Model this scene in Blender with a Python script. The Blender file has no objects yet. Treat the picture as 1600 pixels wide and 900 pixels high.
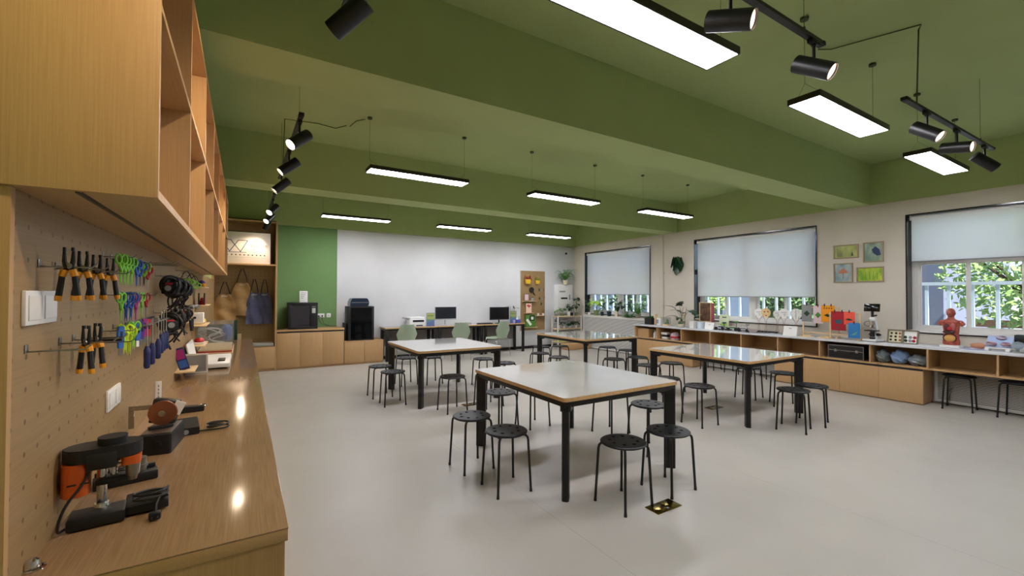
import bpy, bmesh, math, random
from mathutils import Vector, Matrix, Quaternion
PI = math.pi
random.seed(7)
sc = bpy.context.scene
C = sc.collection

# ---------------------------------------------------------------- camera, world, exposure
cam_d = bpy.data.cameras.new('camera')
cam = bpy.data.objects.new('camera', cam_d)
C.objects.link(cam)
_r = Vector((0.85118, -0.52485, 0.00378)); _d = Vector((0.01099, 0.01062, -0.99988)); _f = Vector((0.52475, 0.85113, 0.01481))
cam.matrix_world = Matrix((( _r.x, -_d.x, -_f.x, 0), (_r.y, -_d.y, -_f.y, 0), (_r.z, -_d.z, -_f.z, 1.5), (0, 0, 0, 1)))
cam_d.sensor_width = 36.0
cam_d.lens = 36.0 * 680.74 / 1600
cam_d.clip_start = 0.02
cam_d.clip_end = 200
sc.camera = cam

PANEL_POWER = 34.0      # emission of the ceiling panels
SPOT_POWER = 34.0      # watts of each warm track spot
SKY = 8.0
sc.view_settings.view_transform = 'Standard'
sc.view_settings.look = 'None'
sc.view_settings.gamma = 1
sc.view_settings.use_curve_mapping = False
sc.view_settings.exposure = 0.56

w = bpy.data.worlds.new('sky'); sc.world = w; w.use_nodes = True
wn = w.node_tree.nodes; wl = w.node_tree.links
bg = wn['Background']
sky = wn.new('ShaderNodeTexSky'); sky.sky_type = 'HOSEK_WILKIE'; sky.turbidity = 3.5
sky.sun_direction = (0.55, -0.35, 0.75)
wl.new(sky.outputs[0], bg.inputs[0]); bg.inputs[1].default_value = SKY
sun_d = bpy.data.lights.new('sun', 'SUN'); sun_d.energy = 12; sun_d.angle = 0.01; sun_d.color = (1, .95, .86)
sun = bpy.data.objects.new('sun', sun_d); C.objects.link(sun)
sun.rotation_euler = Vector((-0.10, -0.55, 0.83)).to_track_quat('Z', 'Y').to_euler()

# ---------------------------------------------------------------- materials
def S(h):
    h = h.lstrip('#'); v = [int(h[i:i+2], 16) / 255 for i in (0, 2, 4)]
    return tuple(x / 12.92 if x <= .04045 else ((x + .055) / 1.055) ** 2.4 for x in v) + (1,)
def mat(name, col, rough=.5, metal=0, spec=.5, coat=0, emit=None, es=0, alpha=None):
    m = bpy.data.materials.new(name); m.use_nodes = True
    b = m.node_tree.nodes['Principled BSDF']
    b.inputs['Base Color'].default_value = S(col) if isinstance(col, str) else col
    b.inputs['Roughness'].default_value = rough; b.inputs['Metallic'].default_value = metal
    b.inputs['Specular IOR Level'].default_value = spec
    if coat: b.inputs['Coat Weight'].default_value = coat; b.inputs['Coat Roughness'].default_value = .04
    if emit: b.inputs['Emission Color'].default_value = S(emit); b.inputs['Emission Strength'].default_value = es
    return m
def nodes(m): return m.node_tree.nodes, m.node_tree.links, m.node_tree.nodes['Principled BSDF']
def noisy(name, c1, c2, scale=(1, 1, 1), ns=6, rough=.5, bump=0, detail=4, spec=.5, metal=0, coat=0, lo=.35, hi=.65, bs=None):
    """two colours mixed by noise in object space (mapping scale stretches it into grain)"""
    m = mat(name, c1, rough, metal, spec, coat)
    n, l, b = nodes(m)
    tc = n.new('ShaderNodeTexCoord'); mp = n.new('ShaderNodeMapping'); mp.inputs['Scale'].default_value = scale
    t = n.new('ShaderNodeTexNoise'); t.inputs['Scale'].default_value = ns; t.inputs['Detail'].default_value = detail
    r = n.new('ShaderNodeValToRGB'); r.color_ramp.elements[0].color = S(c1); r.color_ramp.elements[1].color = S(c2)
    r.color_ramp.elements[0].position = lo; r.color_ramp.elements[1].position = hi
    l.new(tc.outputs['Object'], mp.inputs[0]); l.new(mp.outputs[0], t.inputs['Vector']); l.new(t.outputs[0], r.inputs[0]); l.new(r.outputs[0], b.inputs['Base Color'])
    if bump:
        bp = n.new('ShaderNodeBump'); bp.inputs['Strength'].default_value = bump; bp.inputs['Distance'].default_value = .002
        l.new(t.outputs[0], bp.inputs['Height']); l.new(bp.outputs[0], b.inputs['Normal'])
    return m
M = {}
WC1, WC2 = '#b48f61', '#be996b'
M['wood_z'] = noisy('light_oak_upright_grain', WC1, WC2, (150, 150, 3), 1.6, .42, .06)
M['wood_y'] = noisy('light_oak_long_grain', WC1, WC2, (150, 3, 150), 1.6, .42, .06)
M['wood_x'] = noisy('light_oak_cross_grain', WC1, WC2, (3, 150, 150), 1.6, .42, .06)
M['wood_edge'] = noisy('oak_edge_band', '#c89d66', '#d5ac76', (20, 20, 20), 2, .45)
M['beech'] = noisy('pale_wood', '#d9b98a', '#e3c79b', (30, 4, 30), 2, .5)
M['counter_film'] = noisy('oak_worktop_under_clear_film', '#8d7050', '#9b7d5a', (150, 3, 150), 1.6, .13, .02, spec=.55)
M['white'] = mat('white_paint', '#dddbd6', .55)
M['wallwhite'] = noisy('off_white_wall_paint', '#cfc8ba', '#d4cdbf', (1, 1, 1), 2, .85)
M['board'] = noisy('matt_white_board', '#d3d4d4', '#d8d9d9', (1, 1, 1), 2, .6)
M['green'] = noisy('green_paint', '#a7b87b', '#aabb7e', (1, 1, 1), 3, .8)
M['greenwall'] = noisy('green_wall_paint', '#6f925a', '#72955d', (1, 1, 1), 3, .8)
M['black'] = mat('black_metal', '#0c0c0d', .42)
M['blackm'] = mat('black_plastic', '#141416', .5)
M['blackg'] = mat('gloss_black', '#050506', .12)
M['seat'] = mat('charcoal_plastic', '#0c0e11', .45, spec=.35)
M['chrome'] = mat('chrome', '#d8d8d8', .12, 1)
M['steel'] = mat('brushed_steel', '#9a9a98', .3, 1)
M['brass'] = mat('polished_brass', '#8f7a3c', .2, 1)
M['copper'] = mat('copper_wire', '#a96f55', .3, .8)
M['plastic'] = mat('white_plastic', '#e6e6e4', .35)
M['paper'] = mat('paper', '#ecebe6', .8)
M['grey'] = mat('grey_plastic', '#8b8c8d', .5)
M['orange'] = mat('orange_plastic', '#c4561a', .4)
M['yorange'] = mat('yellow_orange_grip', '#e59a1c', .5)
M['lime'] = mat('lime_plastic', '#7fd13a', .35)
M['neon'] = mat('neon_yellow_green', '#c6ee2c', .4)
M['blue'] = mat('blue_plastic', '#2f63b5', .35)
M['navy'] = mat('navy_grip', '#20285c', .45)
M['red'] = mat('red_plastic', '#b3202c', .4)
M['magenta'] = mat('magenta_plastic', '#a52a7c', .4)
M['purple'] = mat('purple_felt', '#4c2a80', .7)
M['yellow'] = mat('yellow_plastic', '#ddb22a', .5)
M['pink'] = mat('pink_card', '#dcc3c6', .8)
M['soil'] = noisy('potting_soil', '#2c2018', '#4a3828', (1, 1, 1), 60, .95)
M['leaf'] = noisy('green_leaf', '#3f7a2a', '#58933a', (1, 1, 1), 14, .45)
M['leafd'] = noisy('dark_green_leaf', '#16341c', '#22492a', (1, 1, 1), 14, .35)
M['leafl'] = noisy('lime_leaf', '#8fbf3a', '#b4d854', (1, 1, 1), 14, .5)
M['stem'] = mat('plant_stem', '#5b7a3a', .6)
M['shell'] = mat('sage_green_shell', '#a3b59c', .4)
M['felt'] = mat('grey_cushion_cloth', '#8f8d84', .95)
# clear things
def clearmat(name, tint='#ffffff', gl=.1, rough=.02, opaque=0.0, ocol='#ffffff'):
    m = bpy.data.materials.new(name); m.use_nodes = True
    n = m.node_tree.nodes; l = m.node_tree.links
    for x in list(n): n.remove(x)
    out = n.new('ShaderNodeOutputMaterial'); tr = n.new('ShaderNodeBsdfTransparent'); g = n.new('ShaderNodeBsdfGlossy'); mx = n.new('ShaderNodeMixShader')
    lw = n.new('ShaderNodeLayerWeight'); pw = n.new('ShaderNodeMath'); pw.operation = 'POWER'; pw.inputs[1].default_value = 4; l.new(lw.outputs['Facing'], pw.inputs[0])
    fr = n.new('ShaderNodeMath'); fr.operation = 'MULTIPLY_ADD'; fr.inputs[1].default_value = .6; fr.inputs[2].default_value = .035; l.new(pw.outputs[0], fr.inputs[0])
    tr.inputs[0].default_value = S(tint); g.inputs['Roughness'].default_value = rough
    l.new(fr.outputs[0], mx.inputs[0]); l.new(tr.outputs[0], mx.inputs[1]); l.new(g.outputs[0], mx.inputs[2])
    if opaque:
        d = n.new('ShaderNodeBsdfDiffuse'); d.inputs[0].default_value = S(ocol); m2 = n.new('ShaderNodeMixShader'); m2.inputs[0].default_value = opaque
        l.new(mx.outputs[0], m2.inputs[1]); l.new(d.outputs[0], m2.inputs[2]); l.new(m2.outputs[0], out.inputs[0])
    else: l.new(mx.outputs[0], out.inputs[0])
    return m
M['glass'] = clearmat('window_glass', '#f2f6f8')
M['clear'] = clearmat('clear_acrylic', '#f4f6f6', opaque=.06)
M['film'] = clearmat('clear_bag_plastic', '#dfe6ea', opaque=.35, ocol='#b9c6cf')
def blindmat():
    m = bpy.data.materials.new('sheer_roller_blind_cloth'); m.use_nodes = True
    n = m.node_tree.nodes; l = m.node_tree.links
    for x in list(n): n.remove(x)
    out = n.new('ShaderNodeOutputMaterial'); d = n.new('ShaderNodeBsdfDiffuse'); t = n.new('ShaderNodeBsdfTranslucent'); tr = n.new('ShaderNodeBsdfTransparent')
    d.inputs[0].default_value = S('#efede8'); t.inputs[0].default_value = S('#f6f4f2')
    a = n.new('ShaderNodeMixShader'); a.inputs[0].default_value = .68; b = n.new('ShaderNodeMixShader'); b.inputs[0].default_value = .24
    l.new(d.outputs[0], a.inputs[1]); l.new(t.outputs[0], a.inputs[2]); l.new(a.outputs[0], b.inputs[1]); l.new(tr.outputs[0], b.inputs[2]); l.new(b.outputs[0], out.inputs[0])
    return m
M['blind'] = blindmat()
def emis(name, col, st):
    m = bpy.data.materials.new(name); m.use_nodes = True
    n = m.node_tree.nodes; l = m.node_tree.links
    for x in list(n): n.remove(x)
    out = n.new('ShaderNodeOutputMaterial'); e = n.new('ShaderNodeEmission'); e.inputs[0].default_value = S(col); e.inputs[1].default_value = st
    l.new(e.outputs[0], out.inputs[0]); return m
M['panel'] = emis('lit_panel_diffuser', '#f8f6ff', PANEL_POWER)
M['lens'] = emis('lit_spot_lens', '#ffeacc', 12)
M['lensdim'] = emis('lit_spot_lens_side', '#ffe0c4', 2.0)
def pegmat():
    m = noisy('perforated_oak_board', '#93784f', '#9d8158', (150, 3, 150), 1.6, .5, .05)
    n, l, b = nodes(m)
    base = b.inputs['Base Color'].links[0].from_socket
    tc = n['Texture Coordinate'] if 'Texture Coordinate' in n else n.new('ShaderNodeTexCoord')
    def rng(axis, off, pitch):
        sx = n.new('ShaderNodeSeparateXYZ'); l.new(tc.outputs['Object'], sx.inputs[0])
        a = n.new('ShaderNodeMath'); a.operation = 'SUBTRACT'; l.new(sx.outputs[axis], a.inputs[0]); a.inputs[1].default_value = off - pitch / 2
        c = n.new('ShaderNodeMath'); c.operation = 'DIVIDE'; l.new(a.outputs[0], c.inputs[0]); c.inputs[1].default_value = pitch
        f = n.new('ShaderNodeMath'); f.operation = 'FRACT'; l.new(c.outputs[0], f.inputs[0])
        s = n.new('ShaderNodeMath'); s.operation = 'SUBTRACT'; l.new(f.outputs[0], s.inputs[0]); s.inputs[1].default_value = .5
        return s.outputs[0]
    def fin(u, v, rad):
        u2 = n.new('ShaderNodeMath'); u2.operation = 'MULTIPLY'; l.new(u, u2.inputs[0]); l.new(u, u2.inputs[1])
        v2 = n.new('ShaderNodeMath'); v2.operation = 'MULTIPLY_ADD'; l.new(v, v2.inputs[0]); l.new(v, v2.inputs[1]); l.new(u2.outputs[0], v2.inputs[2])
        c = n.new('ShaderNodeMath'); c.operation = 'LESS_THAN'; l.new(v2.outputs[0], c.inputs[0]); c.inputs[1].default_value = rad * rad
        mx = n.new('ShaderNodeMix'); mx.data_type = 'RGBA'; l.new(c.outputs[0], mx.inputs['Factor']); l.new(base, mx.inputs['A']); mx.inputs['B'].default_value = S('#6b4a28')
        l.new(mx.outputs['Result'], b.inputs['Base Color'])
    m['rng'] = 1
    return m, rng, fin
_m, _rng, _fin = pegmat(); _fin(_rng(1, 1.484, .081), _rng(2, 1.663, .081), .085); M['peg'] = _m
_m, _rng, _fin = pegmat(); _fin(_rng(0, -.40, .07), _rng(2, .8, .07), .10); M['pegx'] = _m
_m, _rng, _fin = pegmat(); _fin(_rng(0, 6.53, .04), _rng(2, .55, .04), .16); M['pegs'] = _m

# ---------------------------------------------------------------- mesh helpers
class MB:
    def __init__(s): s.bm = bmesh.new(); s.mats = []
    def _mi(s, m):
        if m is None: return 0
        if m not in s.mats: s.mats.append(m)
        return s.mats.index(m)
    def box(s, x0, x1, y0, y1, z0, z1, bev=0, m=None, seg=2, rot=None, piv=None):
        mi = s._mi(m); v = [s.bm.verts.new(p) for p in ((x0,y0,z0),(x1,y0,z0),(x1,y1,z0),(x0,y1,z0),(x0,y0,z1),(x1,y0,z1),(x1,y1,z1),(x0,y1,z1))]
        fs = [s.bm.faces.new([v[i] for i in q]) for q in ((3,2,1,0),(4,5,6,7),(0,1,5,4),(1,2,6,5),(2,3,7,6),(3,0,4,7))]
        for f in fs: f.material_index = mi
        if rot is not None:
            pv = Vector(piv if piv else ((x0+x1)/2, (y0+y1)/2, (z0+z1)/2))
            for a in v: a.co = pv + rot @ (a.co - pv)
        if bev:
            es = list({e for f in fs for e in f.edges}); bmesh.ops.bevel(s.bm, geom=es, offset=bev, segments=seg, affect='EDGES', profile=.5)
        return s
    def cyl(s, p0, p1, r0, r1=None, n=16, m=None, cap=True):
        mi = s._mi(m); p0 = Vector(p0); p1 = Vector(p1); r1 = r0 if r1 is None else r1
        q = (p1 - p0).to_track_quat('Z', 'Y'); A = []; B = []
        for i in range(n):
            a = 2 * PI * i / n; d = q @ Vector((math.cos(a), math.sin(a), 0)); A.append(s.bm.verts.new(p0 + d * r0)); B.append(s.bm.verts.new(p1 + d * r1))
        for i in range(n):
            j = (i + 1) % n; f = s.bm.faces.new((A[i], A[j], B[j], B[i])); f.material_index = mi; f.smooth = True
        if cap:
            f = s.bm.faces.new(A[::-1]); f.material_index = mi; f = s.bm.faces.new(B); f.material_index = mi
        return s
    def tube(s, pts, r, n=8, m=None, cyc=False):
        mi = s._mi(m); pts = [Vector(p) for p in pts]; rings = []; N = len(pts); up = None
        for i, p in enumerate(pts):
            a = pts[i-1] if (i > 0 or cyc) else p; b = pts[(i+1) % N] if (i < N-1 or cyc) else p
            t = (b - a).normalized() if (b - a).length > 1e-9 else Vector((0, 0, 1))
            if up is None: up = Vector((0, 0, 1)) if abs(t.z) < .9 else Vector((1, 0, 0))
            u = (up - t * up.dot(t)); u = u.normalized() if u.length > 1e-6 else t.orthogonal().normalized(); up = u; v = t.cross(u)
            rr = r[min(len(r)-1, int(i*len(r)/N))] if isinstance(r, (list, tuple)) else r
            rings.append([s.bm.verts.new(p + (u * math.cos(2*PI*k/n) + v * math.sin(2*PI*k/n)) * rr) for k in range(n)])
        for i in range(N if cyc else N - 1):
            A = rings[i]; B = rings[(i+1) % N]
            for k in range(n):
                j = (k + 1) % n; f = s.bm.faces.new((A[k], A[j], B[j], B[k])); f.material_index = mi; f.smooth = True
        if not cyc:
            s.bm.faces.new(rings[0][::-1]).material_index = mi; s.bm.faces.new(rings[-1]).material_index = mi
        return s
    def lathe(s, prof, c=(0, 0, 0), n=24, m=None, sx=1, sy=1):
        mi = s._mi(m); rings = []
        for r, z in prof:
            if r < 1e-5: rings.append([s.bm.verts.new((c[0], c[1], c[2] + z))])
            else: rings.append([s.bm.verts.new((c[0] + r*sx*math.cos(2*PI*k/n), c[1] + r*sy*math.sin(2*PI*k/n), c[2] + z)) for k in range(n)])
        for A, B in zip(rings, rings[1:]):
            for k in range(n):
                j = (k + 1) % n
                if len(A) == 1 and len(B) == 1: continue
                vs = (A[0], B[j], B[k]) if len(A) == 1 else (A[k], A[j], B[0]) if len(B) == 1 else (A[k], A[j], B[j], B[k])
                f = s.bm.faces.new(vs); f.material_index = mi; f.smooth = True
        return s
    def prism(s, pts, ext, m=None, bev=0):
        mi = s._mi(m); ext = Vector(ext); A = [s.bm.verts.new(p) for p in pts]; B = [s.bm.verts.new(Vector(p) + ext) for p in pts]; n = len(pts); fs = []
        fs.append(s.bm.faces.new(A[::-1])); fs.append(s.bm.faces.new(B))
        for i in range(n):
            j = (i + 1) % n; fs.append(s.bm.faces.new((A[i], A[j], B[j], B[i])))
        for f in fs: f.material_index = mi
        if bev: bmesh.ops.bevel(s.bm, geom=list({e for f in fs for e in f.edges}), offset=bev, segments=2, affect='EDGES')
        return s
    def ball(s, c, r, sc3=(1, 1, 1), m=None, u=14, v=9, fn=None):
        prof = []; mi = s._mi(m); rings = []
        for i in range(v + 1):
            th = PI * i / v
            if i in (0, v): ring = [Vector((0, 0, math.cos(th)))]
            else: ring = [Vector((math.sin(th)*math.cos(2*PI*k/u), math.sin(th)*math.sin(2*PI*k/u), math.cos(th))) for k in range(u)]
            out = []
            for p in ring:
                q = Vector((p.x*sc3[0], p.y*sc3[1], p.z*sc3[2])) * r
                if fn: q = fn(q, p)
                out.append(s.bm.verts.new(Vector(c) + q))
            rings.append(out)
        for A, B in zip(rings, rings[1:]):
            for k in range(u):
                j = (k + 1) % u
                vs = (A[0], B[k], B[j]) if len(A) == 1 else (A[j], A[k], B[0]) if len(B) == 1 else (A[j], A[k], B[k], B[j])
                f = s.bm.faces.new(vs); f.material_index = mi; f.smooth = True
        return s
    def grid(s, fn, nu, nv, m=None, flip=False):
        mi = s._mi(m); V = [[s.bm.verts.new(fn(i / nu, j / nv)) for j in range(nv + 1)] for i in range(nu + 1)]
        for i in range(nu):
            for j in range(nv):
                q = (V[i][j], V[i+1][j], V[i+1][j+1], V[i][j+1]); f = s.bm.faces.new(q[::-1] if flip else q); f.material_index = mi; f.smooth = True
        return s
    def build(s, name, m=None, parent=None, loc=None, rz=0, recalc=True):
        if recalc: bmesh.ops.recalc_face_normals(s.bm, faces=s.bm.faces)
        me = bpy.data.meshes.new(name); s.bm.to_mesh(me); s.bm.free()
        if s.mats:
            for k in s.mats: me.materials.append(M[k] if isinstance(k, str) else k)
        else: me.materials.append(M[m] if isinstance(m, str) else m)
        me.polygons.foreach_set('use_smooth', [True] * len(me.polygons))
        me.set_sharp_from_angle(angle=math.radians(32))
        o = bpy.data.objects.new(name, me); C.objects.link(o)
        if parent: o.parent = parent
        if loc: o.location = loc
        if rz: o.rotation_euler = (0, 0, rz)
        return o
def tag(o, label, cat, group=None, kind=None):
    o['label'] = label; o['category'] = cat
    if group: o['group'] = group
    if kind: o['kind'] = kind
    return o
def thing(name, label, cat, loc=(0, 0, 0), rz=0, group=None):
    o = bpy.data.objects.new(name, None); C.objects.link(o); o.empty_display_size = .05
    o.location = loc; o.rotation_euler = (0, 0, rz); return tag(o, label, cat, group)
def solo(name, mb, m, label, cat, loc=None, rz=0, group=None, kind=None):
    return tag(mb.build(name, m, None, loc, rz), label, cat, group, kind)
def struct(name, mb, m, parent=None):
    o = mb.build(name, m, parent)
    if not parent: o['kind'] = 'structure'
    return o
def kids(o): return [c for c in C.objects if c.parent == o]
def dup(o, loc=None, rz=None, label=None, group=None, parent=None):
    c = o.copy(); C.objects.link(c)
    if parent: c.parent = parent
    for ch in kids(o): dup(ch, parent=c)
    if loc is not None: c.location = loc
    if rz is not None: c.rotation_euler = (0, 0, rz)
    if label: c['label'] = label
    if group: c['group'] = group
    return c
def place(o, used, loc, rz, label, group):
    if not used: o.location = loc; o.rotation_euler = (0, 0, rz); o['label'] = label; o['group'] = group; return o
    return dup(o, loc, rz, label, group)
def text(s, size, m, parent, loc, rot, name='lettering', ext=.0006, align='CENTER'):
    cu = bpy.data.curves.new(name, 'FONT'); cu.body = s; cu.size = size; cu.align_x = align; cu.align_y = 'CENTER'; cu.extrude = ext
    t = bpy.data.objects.new('tmp', cu); C.objects.link(t)
    dg = bpy.context.evaluated_depsgraph_get(); dg.update()
    me = bpy.data.meshes.new_from_object(t.evaluated_get(dg)); me.name = name
    bpy.data.objects.remove(t); bpy.data.curves.remove(cu)
    me.materials.clear(); me.materials.append(M[m])
    o = bpy.data.objects.new(name, me); C.objects.link(o); o.parent = parent; o.location = loc; o.rotation_euler = rot; return o
def rrect(x0, x1, y0, y1, r, z, n=5):
    out = []
    for cx, cy, a0 in ((x1-r, y1-r, 0), (x0+r, y1-r, 90), (x0+r, y0+r, 180), (x1-r, y0+r, 270)):
        for k in range(n + 1):
            a = math.radians(a0 + 90 * k / n); out.append((cx + r*math.cos(a), cy + r*math.sin(a), z))
    return out
def arc(c, r, a0, a1, n, ax='xy', o=0):
    out = []
    for k in range(n + 1):
        a = math.radians(a0 + (a1 - a0) * k / n); u, v = r*math.cos(a), r*math.sin(a)
        out.append((c[0]+u, c[1]+v, c[2]) if ax == 'xy' else (c[0]+u, c[1], c[2]+v) if ax == 'xz' else (c[0], c[1]+u, c[2]+v))
    return out
def smooth(pts, it=2):
    pts = [Vector(p) for p in pts]
    for _ in range(it):
        q = [pts[0]]
        for a, b in zip(pts, pts[1:]): q += [a*.75 + b*.25, a*.25 + b*.75]
        q.append(pts[-1]); pts = q
    return pts

# ---------------------------------------------------------------- room shell
XL, XR, YF, YB, ZC, ZW = -.50, 8.42, 10.13, -1.75, 3.58, 2.93
b = MB(); b.box(XL-.3, XR+.3, YB-.3, YF+.3, -.12, 0)
fl = noisy('pale_vinyl_floor', '#aea99f', '#b4afa5', (1, 1, 1), 1.3, .34, 0, spec=.42)
n_, l_, b_ = nodes(fl)
tc = n_['Texture Coordinate']; sx = n_.new('ShaderNodeSeparateXYZ'); l_.new(tc.outputs['Object'], sx.inputs[0])
md = n_.new('ShaderNodeMath'); md.operation = 'PINGPONG'; md.inputs[1].default_value = .9; l_.new(sx.outputs[0], md.inputs[0])
lt = n_.new('ShaderNodeMath'); lt.operation = 'LESS_THAN'; lt.inputs[1].default_value = .0025; l_.new(md.outputs[0], lt.inputs[0])
mx = n_.new('ShaderNodeMix'); mx.data_type = 'RGBA'; src = b_.inputs['Base Color'].links[0].from_socket
l_.new(lt.outputs[0], mx.inputs['Factor']); l_.new(src, mx.inputs['A']); mx.inputs['B'].default_value = S('#9e998f'); l_.new(mx.outputs['Result'], b_.inputs['Base Color'])
tn = n_.new('ShaderNodeTexNoise'); tn.inputs['Scale'].default_value = 4; l_.new(tc.outputs['Object'], tn.inputs['Vector'])
mr = n_.new('ShaderNodeMapRange'); mr.inputs['To Min'].default_value = .27; mr.inputs['To Max'].default_value = .42; l_.new(tn.outputs[0], mr.inputs[0]); l_.new(mr.outputs[0], b_.inputs['Roughness'])
struct('floor', b, fl)
b = MB(); b.box(XL-.3, XR+.3, YB-.3, YF+.3, ZC, ZC+.15); struct('ceiling', b, 'green')
b = MB(); b.box(XL-.2, XL, YB-.2, YF+.2, 0, ZC); struct('wall_left', b, 'green')
b = MB(); b.box(XL, 1.74, YF, YF+.2, 0, ZC, m='greenwall'); b.box(1.74, XR, YF, YF+.2, 0, ZC, m='wallwhite'); struct('wall_front', b, None)
b = MB(); b.box(1.74, XR, YF-.012, YF, .08, 2.905, .002); struct('trim_1', b, 'board')
b = MB(); b.box(XL, XR, YB-.2, YB, 0, ZC, m='wallwhite'); struct('wall_back', b, None)
WIN = [(7.24, 9.62), (3.63, 6.03), (.04, 2.445)]
WZ0, WZ1, WD = .955, 2.71, .24
b = MB(); ys = [YB-.2]
for a_, c_ in sorted(WIN): ys += [a_, c_]
ys.append(YF+.2)
for i in range(0, len(ys), 2): b.box(XR, XR+.3, ys[i], ys[i+1], 0, ZW, m='wallwhite')
for a_, c_ in WIN: b.box(XR, XR+.3, a_, c_, 0, WZ0, m='wallwhite'); b.box(XR, XR+.3, a_, c_, WZ1, ZW, m='wallwhite')
struct('wall_right', b, None)
b = MB(); b.box(XR, XR+.3, YB-.2, YF+.2, ZW, ZC); struct('trim_2', b, 'green')
b = MB(); b.box(XL, XR, YF-.10, YF, ZW-.015, ZC); struct('trim_3', b, 'green')
k = 4
for y0, y1 in ((2.87, 3.32), (6.48, 6.91), (-.74, -.29)):
    b = MB(); b.box(XL, XR, y0, y1, ZW, ZC); struct('trim_%d' % k, b, 'green'); k += 1
b = MB(); b.box(2.66, XR, YF-.02, YF-.012, 0, .07); struct('baseboard_front', b, 'black')
b = MB(); b.tube([(XR-.02, 6.86, .9), (XR-.02, 6.86, ZW-.01)], .012, 10); b.box(XR-.035, XR-.002, 6.83, 6.89, 2.0, 2.02); b.box(XR-.035, XR-.002, 6.83, 6.89, 1.2, 1.22)
solo('heating_pipe', b, 'wallwhite', 'thin white pipe running up the wall between the two farther windows', 'pipe')

# windows: black lining, sashes, glass, sill
for i, (y0, y1) in enumerate(WIN):
    r = bpy.data.objects.new('window_%d' % (i+1), None); C.objects.link(r); r['kind'] = 'structure'; r.location = (XR, y0, WZ0)
    W = y1 - y0; H = WZ1 - WZ0
    b = MB(); e = .016
    b.box(-.018, WD, 0, e, 0, H); b.box(-.018, WD, W-e, W, 0, H); b.box(-.018, WD, e, W-e, H-e, H); b.box(-.018, WD, e, W-e, 0, e)
    b.build('window_lining', mat('dark_polished_lining', '#17191b', .16), r)
    f = .055; b = MB(); x0, x1 = WD-.07, WD
    b.box(x0, x1, e, e+f, e, H-e, .003); b.box(x0, x1, W-e-f, W-e, e, H-e, .003); b.box(x0, x1, e+f, W-e-f, H-e-f, H-e, .003); b.box(x0, x1, e+f, W-e-f, e, e+f, .003)
    b.box(x0, x1, W/2-.05, W/2+.05, e+f, H-e-f, .003)
    b.box(x0, x1, e+f, W-e-f, H*.60, H*.60+.06, .003)
    b.build('window_frame', 'white', r)
    for q in range(2):                                   # two sliding sashes in each half of the lower light
        for hh in range(2):
            a0 = e+f + hh*(W/2 - .05 + .05 - e - f + .05); L = (W/2 - .05 - e - f); a = a0 + q*(L/2 - .02)
            c = a + L/2 + .02; s0 = x0 + .012 + .024*q; zz0, zz1 = e+f, H*.60; b = MB(); t = .045
            b.box(s0, s0+.02, a, a+t, zz0, zz1); b.box(s0, s0+.02, c-t, c, zz0, zz1); b.box(s0, s0+.02, a+t, c-t, zz0, zz0+t); b.box(s0, s0+.02, a+t, c-t, zz1-t, zz1)
            sa = b.build('sash', 'white', r)
            b = MB(); b.box(s0+.008, s0+.012, a+t, c-t, zz0+t, zz1-t); b.build('glass', 'glass', sa)
    b = MB(); b.box(x0+.03, x0+.035, e+f, W-e-f, H*.60+.06, H-e-f); b.build('glass', 'glass', r)
    b = MB(); b.box(-.02, WD-.07, e, W-e, e, e+.02, .003); b.build('window_sill', 'white', r)
for i, ((y0, y1), zb, lb) in enumerate(zip(WIN, (1.50, 1.465, 2.0), ('pale sheer roller blind over the farthest window', 'pale sheer roller blind over the middle window', 'pale sheer roller blind drawn a third down the nearest window'))):
    t = thing('roller_blind', lb, 'blind', (XR+.035, (y0+y1)/2, zb), 0, 'roller blinds at the windows'); hw = (y1-y0)/2 - .035; top = WZ1 - .05 - zb
    b = MB(); b.cyl((.02, -hw, top), (.02, hw, top), .026, n=14); b.box(-.01, .05, -hw, -hw+.012, top-.035, top+.033); b.box(-.01, .05, hw-.012, hw, top-.035, top+.033); b.build('roller_tube', 'plastic', t)
    b = MB(); b.box(.0, .0015, -hw+.02, hw-.02, .01, top); b.build('blind_cloth', 'blind', t)
    b = MB(); b.cyl((.001, -hw+.02, .008), (.001, hw-.02, .008), .009, n=10); b.build('bottom_bar', 'grey', t)

# outside
b = MB(); b.box(XR+.35, 70, -40, 110, -.9, -.8); struct('outside_ground', b, noisy('paving', '#85888a', '#a9a9a4', (1, 1, 1), 3, .9))
def fence(x, y0, y1, z0, z1, step, name, label, m, r=.018):
    t = thing(name, label, 'railing', (x, y0, z0)); b = MB(); H = z1 - z0
    b.box(-.03, .03, 0, y1-y0, H-.05, H); b.box(-.02, .02, 0, y1-y0, .05, .09); b.build('rail', m, t)
    b = MB(); k = 0; y = 0
    while y < y1 - y0: b.box(-r, r, y, y + 2*r, 0 if k % 8 == 0 else .06, H-.02); y += step; k += 1
    o = b.build('balusters', m, t); o['kind'] = 'stuff'
M['rail'] = mat('pale_blue_painted_steel', '#cfdcea', .5)
fence(XR+1.0, -3, 22, -.8, 1.72, .26, 'balcony_railing', 'pale painted steel railing right outside the windows', 'rail', .02)
b = MB()
for k in range(5): b.box(14, 14.06, -12, 3.0, -.3 + .28*k, -.14 + .28*k)
for k in range(8): b.box(13.95, 14.0, -12 + 2*k, -11.9 + 2*k, -.8, 1.2)
solo('timber_fence', b, mat('brown_timber', '#6d5040', .8), 'brown slatted timber fence beyond the courtyard', 'fence')
t = thing('neighbouring_building', 'grey building with pale window bands across the courtyard', 'building', (13.2, 6.2, -.8))
b = MB(); b.box(0, 6, -3, 60, 0, 9); b.build('wall', mat('grey_render', '#74778a', .9), t)
for k in range(12):
    for q in range(2):
        b = MB(); b.box(-.05, 0, -1.8 + 2.6*k, -.4 + 2.6*k, 1.3 + 3*q, 3 + 3*q); w_ = b.build('window', M.setdefault('pane', mat('pale_pane', '#9aa5bb', .3)), t)
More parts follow.
